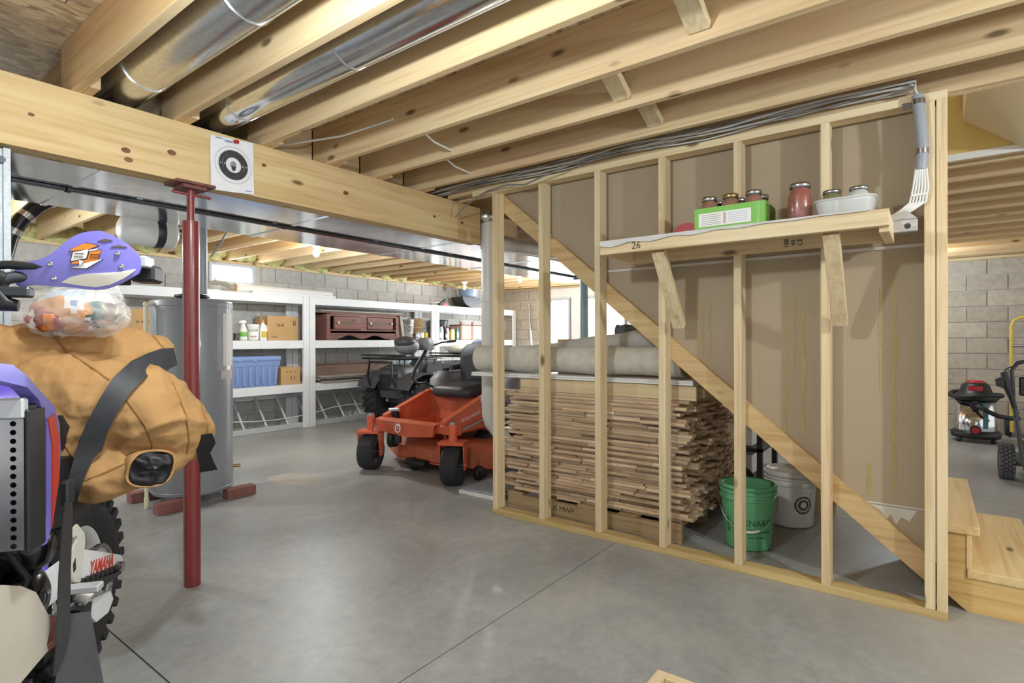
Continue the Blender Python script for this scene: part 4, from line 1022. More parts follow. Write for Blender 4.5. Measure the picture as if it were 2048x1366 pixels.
# ================================================================== WATER HEATER AND PIPES
wh = thing('water_heater', 'tall grey water heater with a plastic wrapped label', 'water heater', (1.925, 4.54, 0))
ob('tank', MB().lathe([(0, .075), (.27, .075), (.278, .085), (.278, 1.50), (.272, 1.515), (.15, 1.53), (0, 1.535)], 48), 'heater', wh)
for z in (.10, 1.47): ob('seam_ring', MB().torus(.278, .005, 48, 6, T(0, 0, z)), 'heater', wh)
ob('vent_hat', MB().lathe([(.09, 1.535), (.12, 1.545), (.12, 1.56), (.05, 1.575), (0, 1.576)], 20), 'black', wh)
aw = math.atan2(-4.54, -1.925)
def curved_panel(r, a0, a1, z0, z1, n=8, amp=0.):
    m = MB(); A = []; Bp = []
    for i in range(n + 1):
        a = a0 + (a1 - a0) * i / n; rr = r + amp * math.sin(i * 2.4); A.append((rr * math.cos(a), rr * math.sin(a), z0)); Bp.append((rr * math.cos(a), rr * math.sin(a), z1))
    return m.strip(A, Bp)
ob('label_wrap', curved_panel(.2815, aw + .62, aw + 1.35, .98, 1.49, 14, .003), 'clear_pl', wh)
ob('label_sheet', curved_panel(.280, aw + .80, aw + 1.30, 1.02, 1.42), 'label', wh)
ob('label_sheet', curved_panel(.2805, aw + .72, aw + 1.25, .92, .985), pm('pink_label', 'c9bcb6', .7), wh)
ob('drain_valve', MB().cyl((.278 * math.cos(aw + 1.5), .278 * math.sin(aw + 1.5), .22), (.33 * math.cos(aw + 1.5), .33 * math.sin(aw + 1.5), .22), .012), 'brass', wh)
for sx in (-1, 1):
    for sy in (-1, 1): ob('foot_block', B((sx * .24 - .11, sy * .24 - .045, 0), (sx * .24 + .11, sy * .24 + .045, .074)), pm('brick_foot', '8a5a52', .85, var=.15, scale=14), wh, .004)
cp = thing('relief_pipe', 'cream plastic pipe with an elbow left of the water heater', 'pipe', (1.62, 4.50, 0))
ob('riser', MB().tube([(-.02, .02, .08), (-.02, .02, 1.46), (.0, .02, 1.485), (.20, .02, 1.485)], .013, 10), 'cream', cp); ob('elbow', MB().ell((-.018, .02, 1.475), .02, 12, 8), 'cream', cp); ob('foot', MB().cyl((-.02, .02, 0), (-.02, .02, .08), .016), 'cream', cp)
vpp = thing('vent_riser', 'blue grey pipe rising from the water heater to the ceiling', 'pipe', (1.985, 4.5, 1.576))
ob('pipe', MB().cyl((0, 0, 0), (0, 0, .55), .032, n=18), 'conduit', vpp); ob('elbow', MB().tube([(0, 0, .55), (.0, -.02, .60), (0, -.08, .64), (0, -.16, .66), (0, -.42, .665)], .032, 16), 'conduit', vpp)
cw = tag(ob('hanging_wire', MB().tube([(2.10, 4.45, 2.27), (2.16, 4.45, 2.1), (2.10, 4.45, 1.98), (2.03, 4.47, 1.86)], .009, 8), 'conduit'), 'grey wire looping from the joists beside the red post', 'cable')

# ================================================================== LAMPS
def bulb_fixture(x, y, label, power, lit=True):
    b = thing('ceiling_bulb', label, 'lamp', (x, y, ZJ))
    ob('base', MB().lathe([(.0, -.002), (.06, -.002), (.062, -.02), (.04, -.04), (.03, -.05), (0, -.05)], 24), 'white_pl', b)
    ob('bulb', MB().lathe([(.014, -.05), (.018, -.065), (.032, -.09), (.036, -.115), (.028, -.14), (.012, -.152), (0, -.154)], 20), 'bulb' if lit else 'white_pl', b)
    if lit:
        l = lamp_light((x, y, ZJ - .21), power, .045); 
    return b
bulb_fixture(3.53, 5.33, 'lit bare bulb on the ceiling above the orange mower', 62)
bulb_fixture(7.02, 5.14, 'lit bare bulb on the ceiling near the far windows', 85)
bulb_fixture(7.5, 6.75, 'unlit bulb in a white holder above the right shelving', 0, False)
bulb_fixture(.60, 1.15, 'lit bare bulb on the ceiling above the camera', 66)
bulb_fixture(1.7, -1.6, 'lit bare bulb on the ceiling behind the camera', 100)
bulb_fixture(8.3, .25, 'unseen bulb added on the ceiling to light the vacuum side', 42)  # added bulb, hidden behind the partition, lights the right hand room
bulb_fixture(.60, 5.6, 'lit bare bulb on the ceiling beyond the furnace', 60)
# ================================================================== ZERO-TURN MOWER (front towards -X)
def wheel_parts(parent, c, r, w_, rimr, tyre_mat='rubber', rim_mat='dark_metal', tread=0, nm='tyre', hubm='steel'):
    """wheel whose axle runs along local Y"""
    X = Matrix.Translation(c) @ Matrix.Rotation(R_(90), 4, 'X')
    h = w_ / 2
    t = ob(nm, MB().lathe([(rimr, -h * .8), (r * .82, -h), (r * .95, -h * .92), (r, -h * .6), (r, h * .6), (r * .95, h * .92), (r * .82, h), (rimr, h * .8), (rimr, -h * .8)], 36, X), tyre_mat, parent)
    ob('rim', MB().lathe([(0, -h * .3), (rimr * .3, -h * .45), (rimr * .75, -h * .4), (rimr, -h * .8), (rimr, h * .8), (rimr * .75, h * .4), (rimr * .3, h * .45), (0, h * .3)], 28, X), rim_mat, parent)
    ob('hub', MB().cyl((0, 0, -h * .62), (0, 0, h * .62), rimr * .22, n=12, X=X), hubm, parent)
    if tread:
        m = MB()
        for i in range(tread):
            for s_ in (-1, 1):
                a = 2 * PI * (i + (.5 if s_ > 0 else 0)) / tread
                m.box((r * .96, -.022, min(s_ * h * .08, s_ * h)), (r * 1.06, .022, max(s_ * h * .08, s_ * h)), X @ Matrix.Rotation(a, 4, 'Z') @ Matrix.Rotation(s_ * .35, 4, 'X'))
        stuff(ob('tread_lugs', m, tyre_mat, t))
    return t
mw = thing('riding_mower', 'orange red zero turn riding mower with a black seat', 'mower', (3.35, 3.72, 0))
XZ = lambda y: frame((0, y, 0), (1, 0, 0), (0, 0, 1))    # prism (x,z) extruded towards -Y
for (cx, cy) in ((0.02, .50), (.05, -.53)):
    sw_ = ob('caster', B((-.085, -.111, .338), (.085, .111, .368)), 'mower', mw, .006, loc=(cx, cy, 0), rot=(0, 0, R_(27)))
    wheel_parts(sw_, (0, 0, .165), .165, .155, .075, 'rubber', 'dark_metal')
    for s_ in (-1, 1): ob('caster_fork', MB().prism([(-.03, .13), (.03, .13), (.055, .30), (.055, .365), (-.055, .365), (-.055, .30)], -.006, .006, XZ(s_ * .105)), 'mower', sw_)
    ob('axle_bolt', MB().cyl((0, -.125, .165), (0, .125, .165), .012, n=10), 'steel', sw_)
    ob('spindle_housing', MB().cyl((cx, cy, .366), (cx, cy, .505), .036, n=18), 'mower', mw)
    ob('spindle_cap', MB().cyl((cx, cy, .505), (cx, cy, .525), .030, n=18), 'steel', mw)
ob('front_axle', B((.08, -.53, .40), (.16, .50, .475)), 'mower', mw, .006)
for s_, cy in ((1, .36), (-1, -.40)): beam('axle_arm', (.12, cy, .43), (.62, cy * .8, .41), .06, .075, 'mower', mw)
cowl = MB(); A = []; Bq = []; Cq = []
for i in range(13):
    t = i / 12; y = -.33 + .78 * t; b = math.sin(PI * t)
    A.append((.10 - .03 * b, y, .49 + .008 * b)); Bq.append((.03 - .045 * b, y, .475 + .004 * b)); Cq.append((.04 - .02 * b, y + (.03 if t < .5 else -.03), .375 - .025 * b))
cowl.strip(A, Bq).strip(Bq, Cq); cowl.strip([(a[0] + .01, a[1], a[2] - .006) for a in A][::-1], [(a[0] + .012, a[1], a[2]) for a in Cq][::-1])
ob('front_cowl', cowl, 'mower', mw)
LX = frame((-.026, .06, .425), (0, -1, 0), (.12, 0, 1))
ob('crown_emblem', MB().torus(.032, .0055, 20, 6, LX @ Matrix.Translation((0, 0, .010))), 'label', mw)
for x in (-.02, 0, .02): ob('crown_emblem', MB().box((x - .006, .022, .006), (x + .006, .044, .012), LX), 'label', mw)
text('lettering', 'H', .03, LX @ Matrix.Translation((0, 0, .009)), 'label', mw)
# foot pan
ob('foot_floor', MB().prism([(.10, .44), (.62, .40), (.62, .385), (.10, .425)], -.36, .36, XZ(0)), 'mower', mw)
ob('seat_panel', MB().prism([(.62, .38), (.74, .66), (.80, .66), (.72, .36)], -.36, .36, XZ(0)), 'mower', mw)
ob('panel_cover', MB().prism([(.632, .42), (.722, .63), (.716, .635), (.625, .425)], -.22, .20, XZ(0)), 'mower', mw)
for y in (-.39, .37): ob('side_panel', MB().prism([(.10, .40), (.10, .50), (.66, .70), (.98, .70), (.98, .40)], -.012, .012, XZ(y)), 'mower', mw)
for y in (-.385, .375): ob('side_flange', MB().prism([(.08, .495), (.66, .70), (.66, .715), (.08, .515)], -.03, .03, XZ(y)), 'mower', mw)
text('lettering', 'HUSQVARNA', .045, frame((.42, -.404, .52), (.95, 0, .22), (-.22, 0, .95)), 'label', mw)
ob('body_base', B((.66, -.40, .36), (1.35, .40, .66)), 'mower_dirty', mw, .01)
# deck
dk = [(-.72, .45), (-.72, .95), (-.5, 1.3), (.5, 1.3), (.72, .95), (.72, .45), (.35, .22), (-.35, .22)]
ob('cutting_deck', loft([[(b, a) for a, b in dk], [(b * 1.0, a) for a, b in dk], [(.75 + (b - .75) * .86, a * .88) for a, b in dk]], [.10, .22, .29], cap1=True, sm=False), 'mower_dirty', mw)
ob('deck_skirt', loft([[(b - .0, a * 1.01) for a, b in dk], [(b - .0, a * 1.01) for a, b in dk]], [.085, .105], cap0=False), 'mower', mw)
for y in (-.34, .34): ob('spindle_cover', MB().lathe([(0, .36), (.10, .355), (.14, .30), (.15, .28)], 20, T(.75, y, 0)), 'black', mw)
for x, y in ((.30, -.60), (.22, .12)):
    ob('anti_scalp_wheel', MB().lathe([(0, -.035), (.05, -.035), (.06, -.02), (.06, .02), (.05, .035), (0, .035)], 20, T(x, y, .062, R_(90))), 'black', mw)
    beam('wheel_bracket', (x, y + .045, .06), (x + .10, y + .045, .24), .012, .04, 'mower_dirty', mw)
ob('front_roller', MB().cyl((.18, -.08, .085), (.18, .16, .085), .04, n=16), 'black', mw)
for y in (-.20, .26): beam('lift_link', (.26, y, .40), (.40, y, .16), .012, .03, 'mower', mw)
ob('height_pedal', MB().prism([(-.02, .43), (.03, .43), (.0, .56), (-.03, .57)], -.03, .03, XZ(.30) @ Matrix.Translation((.16, 0, 0))), 'black', mw); ob('pedal_grip', MB().cyl((.14, .24, .565), (.13, .36, .555), .016), 'alu', mw)
ob('latch_bar', MB().cyl((.22, -.47, .43), (.98, -.47, .58), .011), 'steel', mw)
ob('hitch_plate', B((.02, .10, .28), (.05, .17, .41)), 'black', mw, .004)
ob('belt_guard', MB().lathe([(0, .05), (.08, .05), (.09, .0), (0, 0)], 20, T(.10, .30, .30, R_(90), 0, R_(20))), 'black', mw)
# seat
ob('seat_cushion', loft([rrect(.50, .50, .10), rrect(.54, .54, .12), rrect(.52, .52, .11), rrect(.40, .40, .08)], [.67, .70, .765, .785], cap1=True, X=T(.84, 0, 0, 0, R_(-3))), 'seat_black', mw)
bk3 = loft([rrect(.42, .10, .045), rrect(.52, .13, .06), rrect(.50, .13, .06), rrect(.40, .10, .045), rrect(.26, .06, .028)], [.0, .06, .26, .40, .44], cap1=True, X=T(1.06, 0, .75, 0, R_(10), R_(90)))
ob('seat_back', bk3, 'seat_black', mw)
ob('back_bolster', loft([rrect(.30, .03, .014), rrect(.32, .03, .014)], [.05, .30], cap1=True, X=T(.995, 0, .77, 0, R_(10), R_(90))), 'seat_black', mw)
ob('arm_rest', MB().tube([(1.20, .30, .92), (1.05, .31, .93), (.92, .31, .92)], [.03, .035, .03], 12), 'seat_black', mw)
ob('arm_rest', MB().tube([(1.20, -.30, .92), (1.05, -.31, .93), (.92, -.31, .92)], [.03, .035, .03], 12), 'seat_black', mw)
# tanks, fenders, engine, rear wheels
for y in (.46, -.50):
    ob('fuel_tank', loft([rrect(.60, .16, .06), rrect(.66, .20, .08), rrect(.62, .20, .08), rrect(.44, .14, .06)], [.42, .52, .80, .88], cap1=True, X=T(1.12, y, 0)), 'grey_pl', mw)
    ob('tank_cap', MB().cyl((1.0, y, .88), (1.0, y, .915), .04, n=16), 'black', mw)
    wheel_parts(mw, (1.22, y + (.10 if y > 0 else -.06), .28), .28, .24, .14, 'rubber', 'steel', 22)
ob('engine', loft([rrect(.44, .42, .08), rrect(.46, .46, .1), rrect(.36, .36, .1)], [.55, .86, .93], cap1=True, X=T(1.62, 0, 0)), 'black', mw)
ob('engine_guard', MB().tube([(1.38, .36, .5), (1.9, .36, .55), (1.95, .2, .56), (1.95, -.2, .56), (1.9, -.36, .55), (1.38, -.36, .5)], .02, 10), 'mower', mw)
ob('roll_bar', MB().tube([(1.36, .40, .5), (1.36, .40, .96), (1.42, .36, 1.0), (1.42, -.36, 1.0), (1.36, -.40, .96), (1.36, -.40, .5)], .022, 10), 'black', mw) if 0 else None
for y in (.40, -.40):
    ob('steering_lever', MB().tube([(.93, y * 1.12, .62), (.80, y * 1.15, .72), (.70, y * 1.2, .765), (.60, y * 1.2, .77), (.53, y * 1.2, .82), (.57, y * 1.2, .92), (.69, y * 1.2, 1.07)], .0125, 10), 'dark_metal', mw)
    ob('lever_grip', MB().tube([(.535, y * 1.2, .84), (.57, y * 1.2, .92), (.695, y * 1.2, 1.075)], .020, 12), 'seat_black', mw)
    ob('lever_boot', B((.86, y - .05, .64), (1.0, y + .05, .68)), 'black', mw, .008)

# ================================================================== QUAD BIKE behind the mower
av = thing('quad_bike', 'dark grey quad bike with front rack parked before the shelves', 'quad bike', (5.55, 5.85, 0))
for x, y in ((0, -.02), (0, .78), (1.28, -.02), (1.28, .78)): wheel_parts(av, (x, y, .32), .31, .24, .15, 'rubber', 'black', 20)
def fender(x, y0, y1, r, z):
    m = MB(); A = []; Bq = []
    for i in range(11):
        a = R_(20 + 14 * i); A.append((x + r * math.cos(a), y0, z + r * math.sin(a) * .8)); Bq.append((x + r * math.cos(a), y1, z + r * math.sin(a) * .8 + .02))
    n = len(A); m.strip(A, Bq); m.strip([(a, b, c_ - .012) for a, b, c_ in Bq], [(a, b, c_ - .012) for a, b, c_ in A]); m.strip([(a, b, c_ - .012) for a, b, c_ in A], A); return m
for x in (0, 1.28):
    ob('fender', fender(x, -.18, .22, .40, .42), 'atv', av); ob('fender', fender(x, .54, .94, .40, .42), 'atv', av)
ob('nose', loft([rrect(.34, .50, .08), rrect(.42, .60, .1), rrect(.40, .50, .1), rrect(.2, .3, .05)], [.38, .60, .80, .86], cap1=True, X=T(-.06, .38, 0)), 'atv', av)
ob('grille', B((-.285, .2, .5), (-.26, .56, .72)), 'black', av, .01)
ob('side_cover', MB().prism([(.25, .42), (.30, .86), (.55, .90), (.75, .60), (.95, .55), (.95, .42)], .0, .03, XZ(.18)), 'atv', av)
ob('decal', MB().prism([(.40, .66), (.46, .66), (.43, .74)], .0, .002, XZ(.148)), 'label', av); ob('decal', B((.39, .1465, .60), (.48, .148, .64)), 'label', av)
ob('frame', loft([rrect(1.6, .30, .05), rrect(1.6, .34, .05)], [.30, .55], cap1=True, X=T(.64, .38, 0)), 'black', av)
ob('fuel_cover', loft([rrect(.5, .26, .08), rrect(.46, .28, .1), rrect(.3, .18, .06)], [.55, .86, .96], cap1=True, X=T(.45, .38, 0)), 'atv', av)
ob('seat', loft([rrect(.72, .28, .1), rrect(.76, .32, .12), rrect(.66, .26, .1)], [.70, .82, .88], cap1=True, X=T(.98, .38, 0)), 'seat_black', av)
def rack(x0, x1, y0, y1, z):
    m = MB(); m.tube([(x0, y0, z), (x1, y0, z), (x1, y1, z), (x0, y1, z)], .014, 8, closed=True)
    for i in range(1, 5): y = y0 + (y1 - y0) * i / 5; m.tube([(x0, y, z), (x1, y, z)], .009, 6)
    m.tube([(x0 - .02, y0, z + .05), (x0 - .02, y1, z + .05)], .012, 8)
    for x in (x0 + .05, x1 - .05):
        for y in (y0 + .1, y1 - .1): m.tube([(x, y, z), (x, y, z - .10)], .010, 6)
    return m
ob('front_rack', rack(-.34, .34, -.10, .86, .95), 'black', av); ob('rear_rack', rack(1.05, 1.75, -.10, .86, .95), 'black', av)
ob('bumper', MB().tube([(-.34, .1, .5), (-.42, .12, .7), (-.40, .14, .9), (-.40, .62, .9), (-.42, .64, .7), (-.34, .66, .5)], .018, 8), 'black', av)
ob('steering_stem', MB().cyl((.40, .38, .85), (.52, .38, 1.14), .025), 'black', av)
ob('handlebar', MB().tube([(.70, -.06, 1.20), (.58, .12, 1.18), (.50, .28, 1.12), (.50, .48, 1.12), (.58, .64, 1.18), (.70, .82, 1.20)], .013, 8), 'black', av)
for y in (-.06, .82): ob('grip', MB().cyl((.70, y, 1.20), (.62, y + (.12 if y < 0 else -.12), 1.187), .019), 'black', av)
ob('pod', loft([rrect(.22, .26, .08), rrect(.26, .30, .1), rrect(.14, .18, .05)], [1.06, 1.16, 1.25], cap1=True, X=T(.48, .38, 0)), 'grey_pl', av)
sg = thing('saddle_bag', 'grey soft bag on the front rack of the quad bike', 'bag', (5.62, 6.20, .985))
ob('bag', MB().ell((0, 0, .14), (.17, .20, .13), 18, 12), 'grey_pl', sg); ob('flap', MB().ell((-.05, -.02, .2), (.15, .18, .09), 16, 10), 'atv', sg)
tag(ob('white_sack', MB().ell((6.85, 6.15, 1.06), (.30, .30, .10), 18, 10), 'label'), 'crumpled white sack on the rear rack of the quad bike', 'sack')
tag(ob('blue_sack', MB().ell((7.32, 6.25, 1.10), (.14, .16, .12), 16, 10), 'tote'), 'blue bundle beside the white sack on the quad bike', 'bundle')
tag(ob('leaning_pole', MB().cyl((9.15, 6.35, 0), (9.34, 6.62, 1.95), .022), 'steel'), 'thin metal pole leaning against the far block wall', 'pole')

# ================================================================== RIGHT HAND ROOM
vc = thing('shop_vacuum', 'stainless shop vacuum with black and red top by the block wall', 'vacuum', (8.55, -.42, 0))
ob('tank', MB().lathe([(0, .10), (.19, .10), (.195, .12), (.195, .50), (0, .50)], 40), 'chrome', vc)
ob('base_ring', MB().lathe([(.15, .05), (.23, .05), (.235, .10), (.205, .135), (.19, .135)], 40), 'black', vc)
for a in range(4): q = R_(45 + 90 * a); ob('caster', MB().ell((.22 * math.cos(q), .22 * math.sin(q), .028), .028, 12, 8), 'black', vc)
ob('lid', MB().lathe([(.20, .49), (.215, .50), (.215, .54), (.19, .56), (.16, .57), (.13, .66), (.10, .69), (0, .69)], 36), 'black', vc)
ob('top_cap', MB().lathe([(0, .715), (.07, .715), (.09, .70), (.09, .69)], 28), 'red', vc)
va = math.atan2(.42, -8.55)
ob('badge', curved_panel(.150, va - .45, va + .45, .60, .655), 'red', vc)
ob('hose_wrap', MB().tube([(.235 * math.cos(va + t), .235 * math.sin(va + t), .545 + .02 * math.sin(t * 2)) for t in [(-2.4 + 4.6 * i / 20) for i in range(21)]], .026, 12), 'black', vc)
ob('hose', MB().tube([(.20 * math.cos(va), .20 * math.sin(va), .44), (-.28, -.02, .43), (-.30, -.10, .38), (-.30, -.18, .34), (-.28, -.28, .32), (-.22, -.36, .32)], .026, 12), 'black', vc)
ob('inlet', MB().cyl((.19 * math.cos(va), .19 * math.sin(va), .44), (.225 * math.cos(va), .225 * math.sin(va), .44), .055, n=20), 'black', vc)
ob('drain_cap', MB().cyl((.19 * math.cos(va), .19 * math.sin(va), .155), (.245 * math.cos(va), .245 * math.sin(va), .155), .052, n=24), 'black', vc)
ob('drain_knob', MB().cyl((.24 * math.cos(va), .24 * math.sin(va), .155), (.252 * math.cos(va), .252 * math.sin(va), .155), .036, n=24), 'red', vc)
ob('sticker', curved_panel(.1965, va + .35, va + .62, .17, .46), 'teal', vc)
pw = thing('pressure_washer', 'petrol pressure washer with a steel tube frame at the right edge', 'pressure washer', (6.35, -.72, 0))
wheel_parts(pw, (.05, .20, .15), .15, .10, .075, 'rubber', 'grey_pl', 0)
tm = MB()
for i in range(26):
    for j in range(4): tm.box((.146, -.014, -.048 + .025 * j), (.154, .010, -.027 + .025 * j), Matrix.Translation((.05, .20, .15)) @ Matrix.Rotation(R_(90), 4, 'X') @ Matrix.Rotation(2 * PI * (i + .5 * (j % 2)) / 26, 4, 'Z'))
stuff(ob('tread_blocks', tm, 'rubber_grey', pw))
wheel_parts(pw, (.05, -.50, .15), .15, .10, .075, 'rubber', 'grey_pl', 0)
ob('tube_frame', MB().tube([(-.25, .08, .06), (-.20, .12, .20), (.02, .16, .70), (.06, .165, .93), (.07, .13, 1.0), (.07, .05, 1.02), (.07, -.35, 1.02), (.07, -.43, 1.0), (.06, -.465, .93), (.02, -.46, .70), (-.20, -.42, .20), (-.25, -.38, .06)], .017, 12), 'dark_metal', pw)
ob('foot_stub', MB().cyl((-.25, .08, .0), (-.25, .08, .08), .019), 'brass', pw); ob('grip_bar', MB().cyl((.07, .02, 1.02), (.07, -.32, 1.02), .024, n=14), 'black', pw)
ob('control_panel', B((.03, -.42, .72), (.06, .12, .88)), 'black', pw, .01); ob('panel_face', B((.024, -.40, .75), (.03, .08, .85)), 'conduit', pw)
ob('badge', B((.018, -.30, .765), (.024, -.06, .835)), 'yellow', pw); text('lettering', 'DEWALT', .045, frame((.0175, -.18, .80), (0, -1, 0), (0, 0, 1)), 'ink', pw)
ob('spray_gun', MB().tube([(.0, .22, .92), (-.01, .20, .80), (-.01, .17, .70), (-.02, .14, .56)], [.025, .03, .022, .018], 10), 'black', pw)
ob('gun_trigger', MB().prism([(.2, .90), (.28, .86), (.27, .80), (.22, .78)], .0, .03, frame((-.03, 0, 0), (0, 1, 0), (0, 0, 1))), 'black', pw)
ob('hose_loop', MB().tube([(.05, .10, 1.0), (.03, .20, .95), (.02, .24, .86), (.01, .22, .78)], .006, 6), 'black', pw)
ob('engine_block', loft([rrect(.40, .36, .05), rrect(.42, .38, .06), rrect(.36, .32, .06)], [.22, .40, .50], cap1=True, X=T(.20, -.16, 0)), 'dark_metal', pw)
ob('fuel_tank', loft([rrect(.34, .30, .08), rrect(.40, .36, .1), rrect(.30, .26, .08)], [.40, .50, .60], cap1=True, X=T(.16, -.14, 0)), 'white_pl', pw)
ob('base_plate', B((-.10, -.45, .14), (.50, .15, .17)), 'dark_metal', pw, .004); ob('pump', MB().cyl((-.02, -.10, .28), (.02, .10, .28), .07, n=16), 'brass', pw); ob('wire_loom', MB().tube([(.0, .1, .38), (-.06, .06, .32), (-.04, .0, .25), (-.07, -.05, .22)], .008, 6), 'red', pw)
ht = thing('hand_truck', 'yellow tube hand truck standing at the block wall', 'hand truck', (9.15, -.90, 0))
ob('frame_tube', MB().tube([(.0, .11, .06), (.02, .11, 1.36), (.03, .09, 1.43), (.03, .03, 1.47), (.03, -.25, 1.47), (.03, -.31, 1.43), (.02, -.33, 1.36), (.0, -.33, .06)], .018, 12), 'yellow', ht)
for z in (.35, .75, 1.12): ob('cross_bar', MB().cyl((.01, .11, z), (.01, -.33, z), .015), 'steel', ht)
ob('toe_plate', B((-.16, -.36, 0), (.02, .14, .012)), 'steel', ht); wheel_parts(ht, (.12, .13, .12), .12, .06, .05, 'rubber', 'steel'); wheel_parts(ht, (.12, -.35, .12), .12, .06, .05, 'rubber', 'steel')
# ================================================================== DIRT BIKE (x forward, y to its left side, z up)
HGD_HG= [(0.257, 1.348), (0.258, 1.363), (0.265, 1.373), (0.284, 1.378), (0.303, 1.382), (0.315, 1.388), (0.328, 1.397), (0.338, 1.407), (0.348, 1.419), (0.359, 1.43), (0.371, 1.439), (0.384, 1.445), (0.396, 1.448), (0.416, 1.45), (0.437, 1.442), (0.463, 1.425), (0.483, 1.404), (0.489, 1.393), (0.49, 1.381), (0.489, 1.373), (0.485, 1.36), (0.454, 1.337), (0.437, 1.328), (0.42, 1.322), (0.403, 1.321), (0.382, 1.322), (0.362, 1.325), (0.341, 1.326), (0.322, 1.327), (0.293, 1.329), (0.28, 1.327), (0.268, 1.323), (0.26, 1.328)]
HGD_INS= [(0.343, 1.335), (0.36, 1.346), (0.386, 1.354), (0.418, 1.357), (0.448, 1.36), (0.48, 1.369), (0.476, 1.362), (0.459, 1.347), (0.434, 1.332), (0.406, 1.326), (0.377, 1.329)]
HGD_V1= [(0.412, 1.427), (0.425, 1.433), (0.44, 1.43), (0.426, 1.426)]
HGD_V2= [(0.436, 1.415), (0.45, 1.421), (0.465, 1.417), (0.45, 1.415)]
HGD_L1= [(0.361, 1.403), (0.366, 1.408), (0.388, 1.421), (0.412, 1.417), (0.399, 1.409), (0.366, 1.403)]
HGD_L2= [(0.367, 1.4), (0.395, 1.408), (0.391, 1.388), (0.363, 1.381)]
HGD_L3= [(0.397, 1.401), (0.418, 1.407), (0.413, 1.388), (0.393, 1.384)]
HGD_L4= [(0.396, 1.406), (0.412, 1.41), (0.412, 1.407), (0.396, 1.403)]
HGD_L5= [(0.365, 1.379), (0.378, 1.382), (0.377, 1.376), (0.365, 1.375)]
HGD_L6= [(0.364, 1.367), (0.378, 1.372), (0.378, 1.384), (0.383, 1.383), (0.382, 1.376), (0.393, 1.378), (0.42, 1.387), (0.391, 1.366)]
HGD_L7= [(0.384, 1.383), (0.415, 1.391), (0.41, 1.383), (0.382, 1.377)]
HGD_SCR= [(0.325, 1.373), (0.331, 1.343), (0.449, 1.401), (0.456, 1.373)]
mc = thing('dirt_bike', 'purple and white dirt bike on a stand at the left edge', 'motorcycle', (.613, 2.367, 0), R_(232.2))
AX = .385; CX = .04
WX = T(0, 0, AX, R_(90), 0, 0)
def moto_wheel(cx, cz, R0, w_, knobs=True):
    X = T(cx, 0, cz, R_(90), 0, 0); h = w_ / 2
    ty = ob('tyre', MB().lathe([(R0 - .10, -h * .62), (R0 - .07, -h * .95), (R0 - .03, -h), (R0 - .008, -h * .75), (R0, 0), (R0 - .008, h * .75), (R0 - .03, h), (R0 - .07, h * .95), (R0 - .10, h * .62), (R0 - .10, -h * .62)], 48, X), 'rubber', mc)
    km = B((R0 - .030, -.016, -.013), (R0 + .016, .016, .013)).mesh('knob', .003)
    n = 30
    for i in range(n):
        a = 2 * PI * i / n
        o = ob('knob', km, 'rubber', ty); o.matrix_local = X @ Matrix.Rotation(a, 4, 'Z') @ Matrix.Translation((0, 0, -h * .80))
    m = MB()
    for i in range(n):
        for zz, da in ((h * .80, 0), (-h * .27, .5), (h * .27, .5)):
            a = 2 * PI * (i + da) / n
            m.box((R0 - .02, -.015, zz - .014), (R0 + .016, .015, zz + .014), X @ Matrix.Rotation(a, 4, 'Z'))
    stuff(ob('tread_knobs', m, 'rubber', ty))
    Rr = R0 - .088
    ob('rim', MB().lathe([(Rr, -h * .55), (Rr - .018, -h * .5), (Rr - .03, -h * .2), (Rr - .03, h * .2), (Rr - .018, h * .5), (Rr, h * .55), (Rr - .006, h * .3), (Rr - .014, 0), (Rr - .006, -h * .3), (Rr, -h * .55)], 48, X), 'white', mc)
    ob('hub', MB().lathe([(0, -.07), (.035, -.07), (.05, -.055), (.03, -.04), (.03, .04), (.05, .055), (.035, .07), (0, .07)], 24, X), 'alu', mc)
    sp = MB()
    for i in range(36):
        a = 2 * PI * i / 36; s_ = 1 if i % 2 else -1; b = a + s_ * (.9 if (i // 2) % 2 else -.9) * .5
        sp.tube([(.045 * math.cos(b), .045 * math.sin(b), s_ * .05), ((Rr - .03) * math.cos(a), (Rr - .03) * math.sin(a), 0)], .0018, 5, False, X)
    stuff(ob('spokes', sp, 'steel', mc))
moto_wheel(CX, AX, .288, .115)
moto_wheel(1.46, .42, .335, .085)
# sprocket and chain (left side)
SX = T(CX, .082, AX, R_(90), 0, 0)
sp = MB(); k = 48
vs = [(r_ * math.cos(2 * PI * i / k), r_ * math.sin(2 * PI * i / k), z) for z in (-.003, .003) for r_, j in ((.088, 0), (.112, 1)) for i in range(k)]
sp.add(vs, [(i, k + i, k + (i + 1) % k, (i + 1) % k) for i in range(k)] + [(2 * k + i, 2 * k + (i + 1) % k, 3 * k + (i + 1) % k, 3 * k + i) for i in range(k)], False, SX)
for i in range(24): a = 2 * PI * i / 24; sp.box((.108, -.005, -.003), (.119, .005, .003), SX @ Matrix.Rotation(a, 4, 'Z'))
for i in range(6): a = 2 * PI * i / 6; sp.box((.03, -.010, -.004), (.095, .010, .004), SX @ Matrix.Rotation(a, 4, 'Z'))
sp.lathe([(.026, -.005), (.048, -.005), (.048, .005), (.026, .005), (.026, -.005)], 24, SX)
ob('sprocket', sp, 'alu', mc)
ch_ = MB()
def link(p, d_): 
    a = math.atan2(d_[1], d_[0]); X = T(p[0], .088, p[1], 0, -a, 0); ch_.box((-.0075, -.009, -.0065), (.0075, .003, .0065), X)
def run(p0, p1):
    L_ = math.hypot(p1[0] - p0[0], p1[1] - p0[1]); n = int(L_ / .018)
    for i in range(n): t = i / n; link((p0[0] + (p1[0] - p0[0]) * t, p0[1] + (p1[1] - p0[1]) * t), (p1[0] - p0[0], p1[1] - p0[1]))
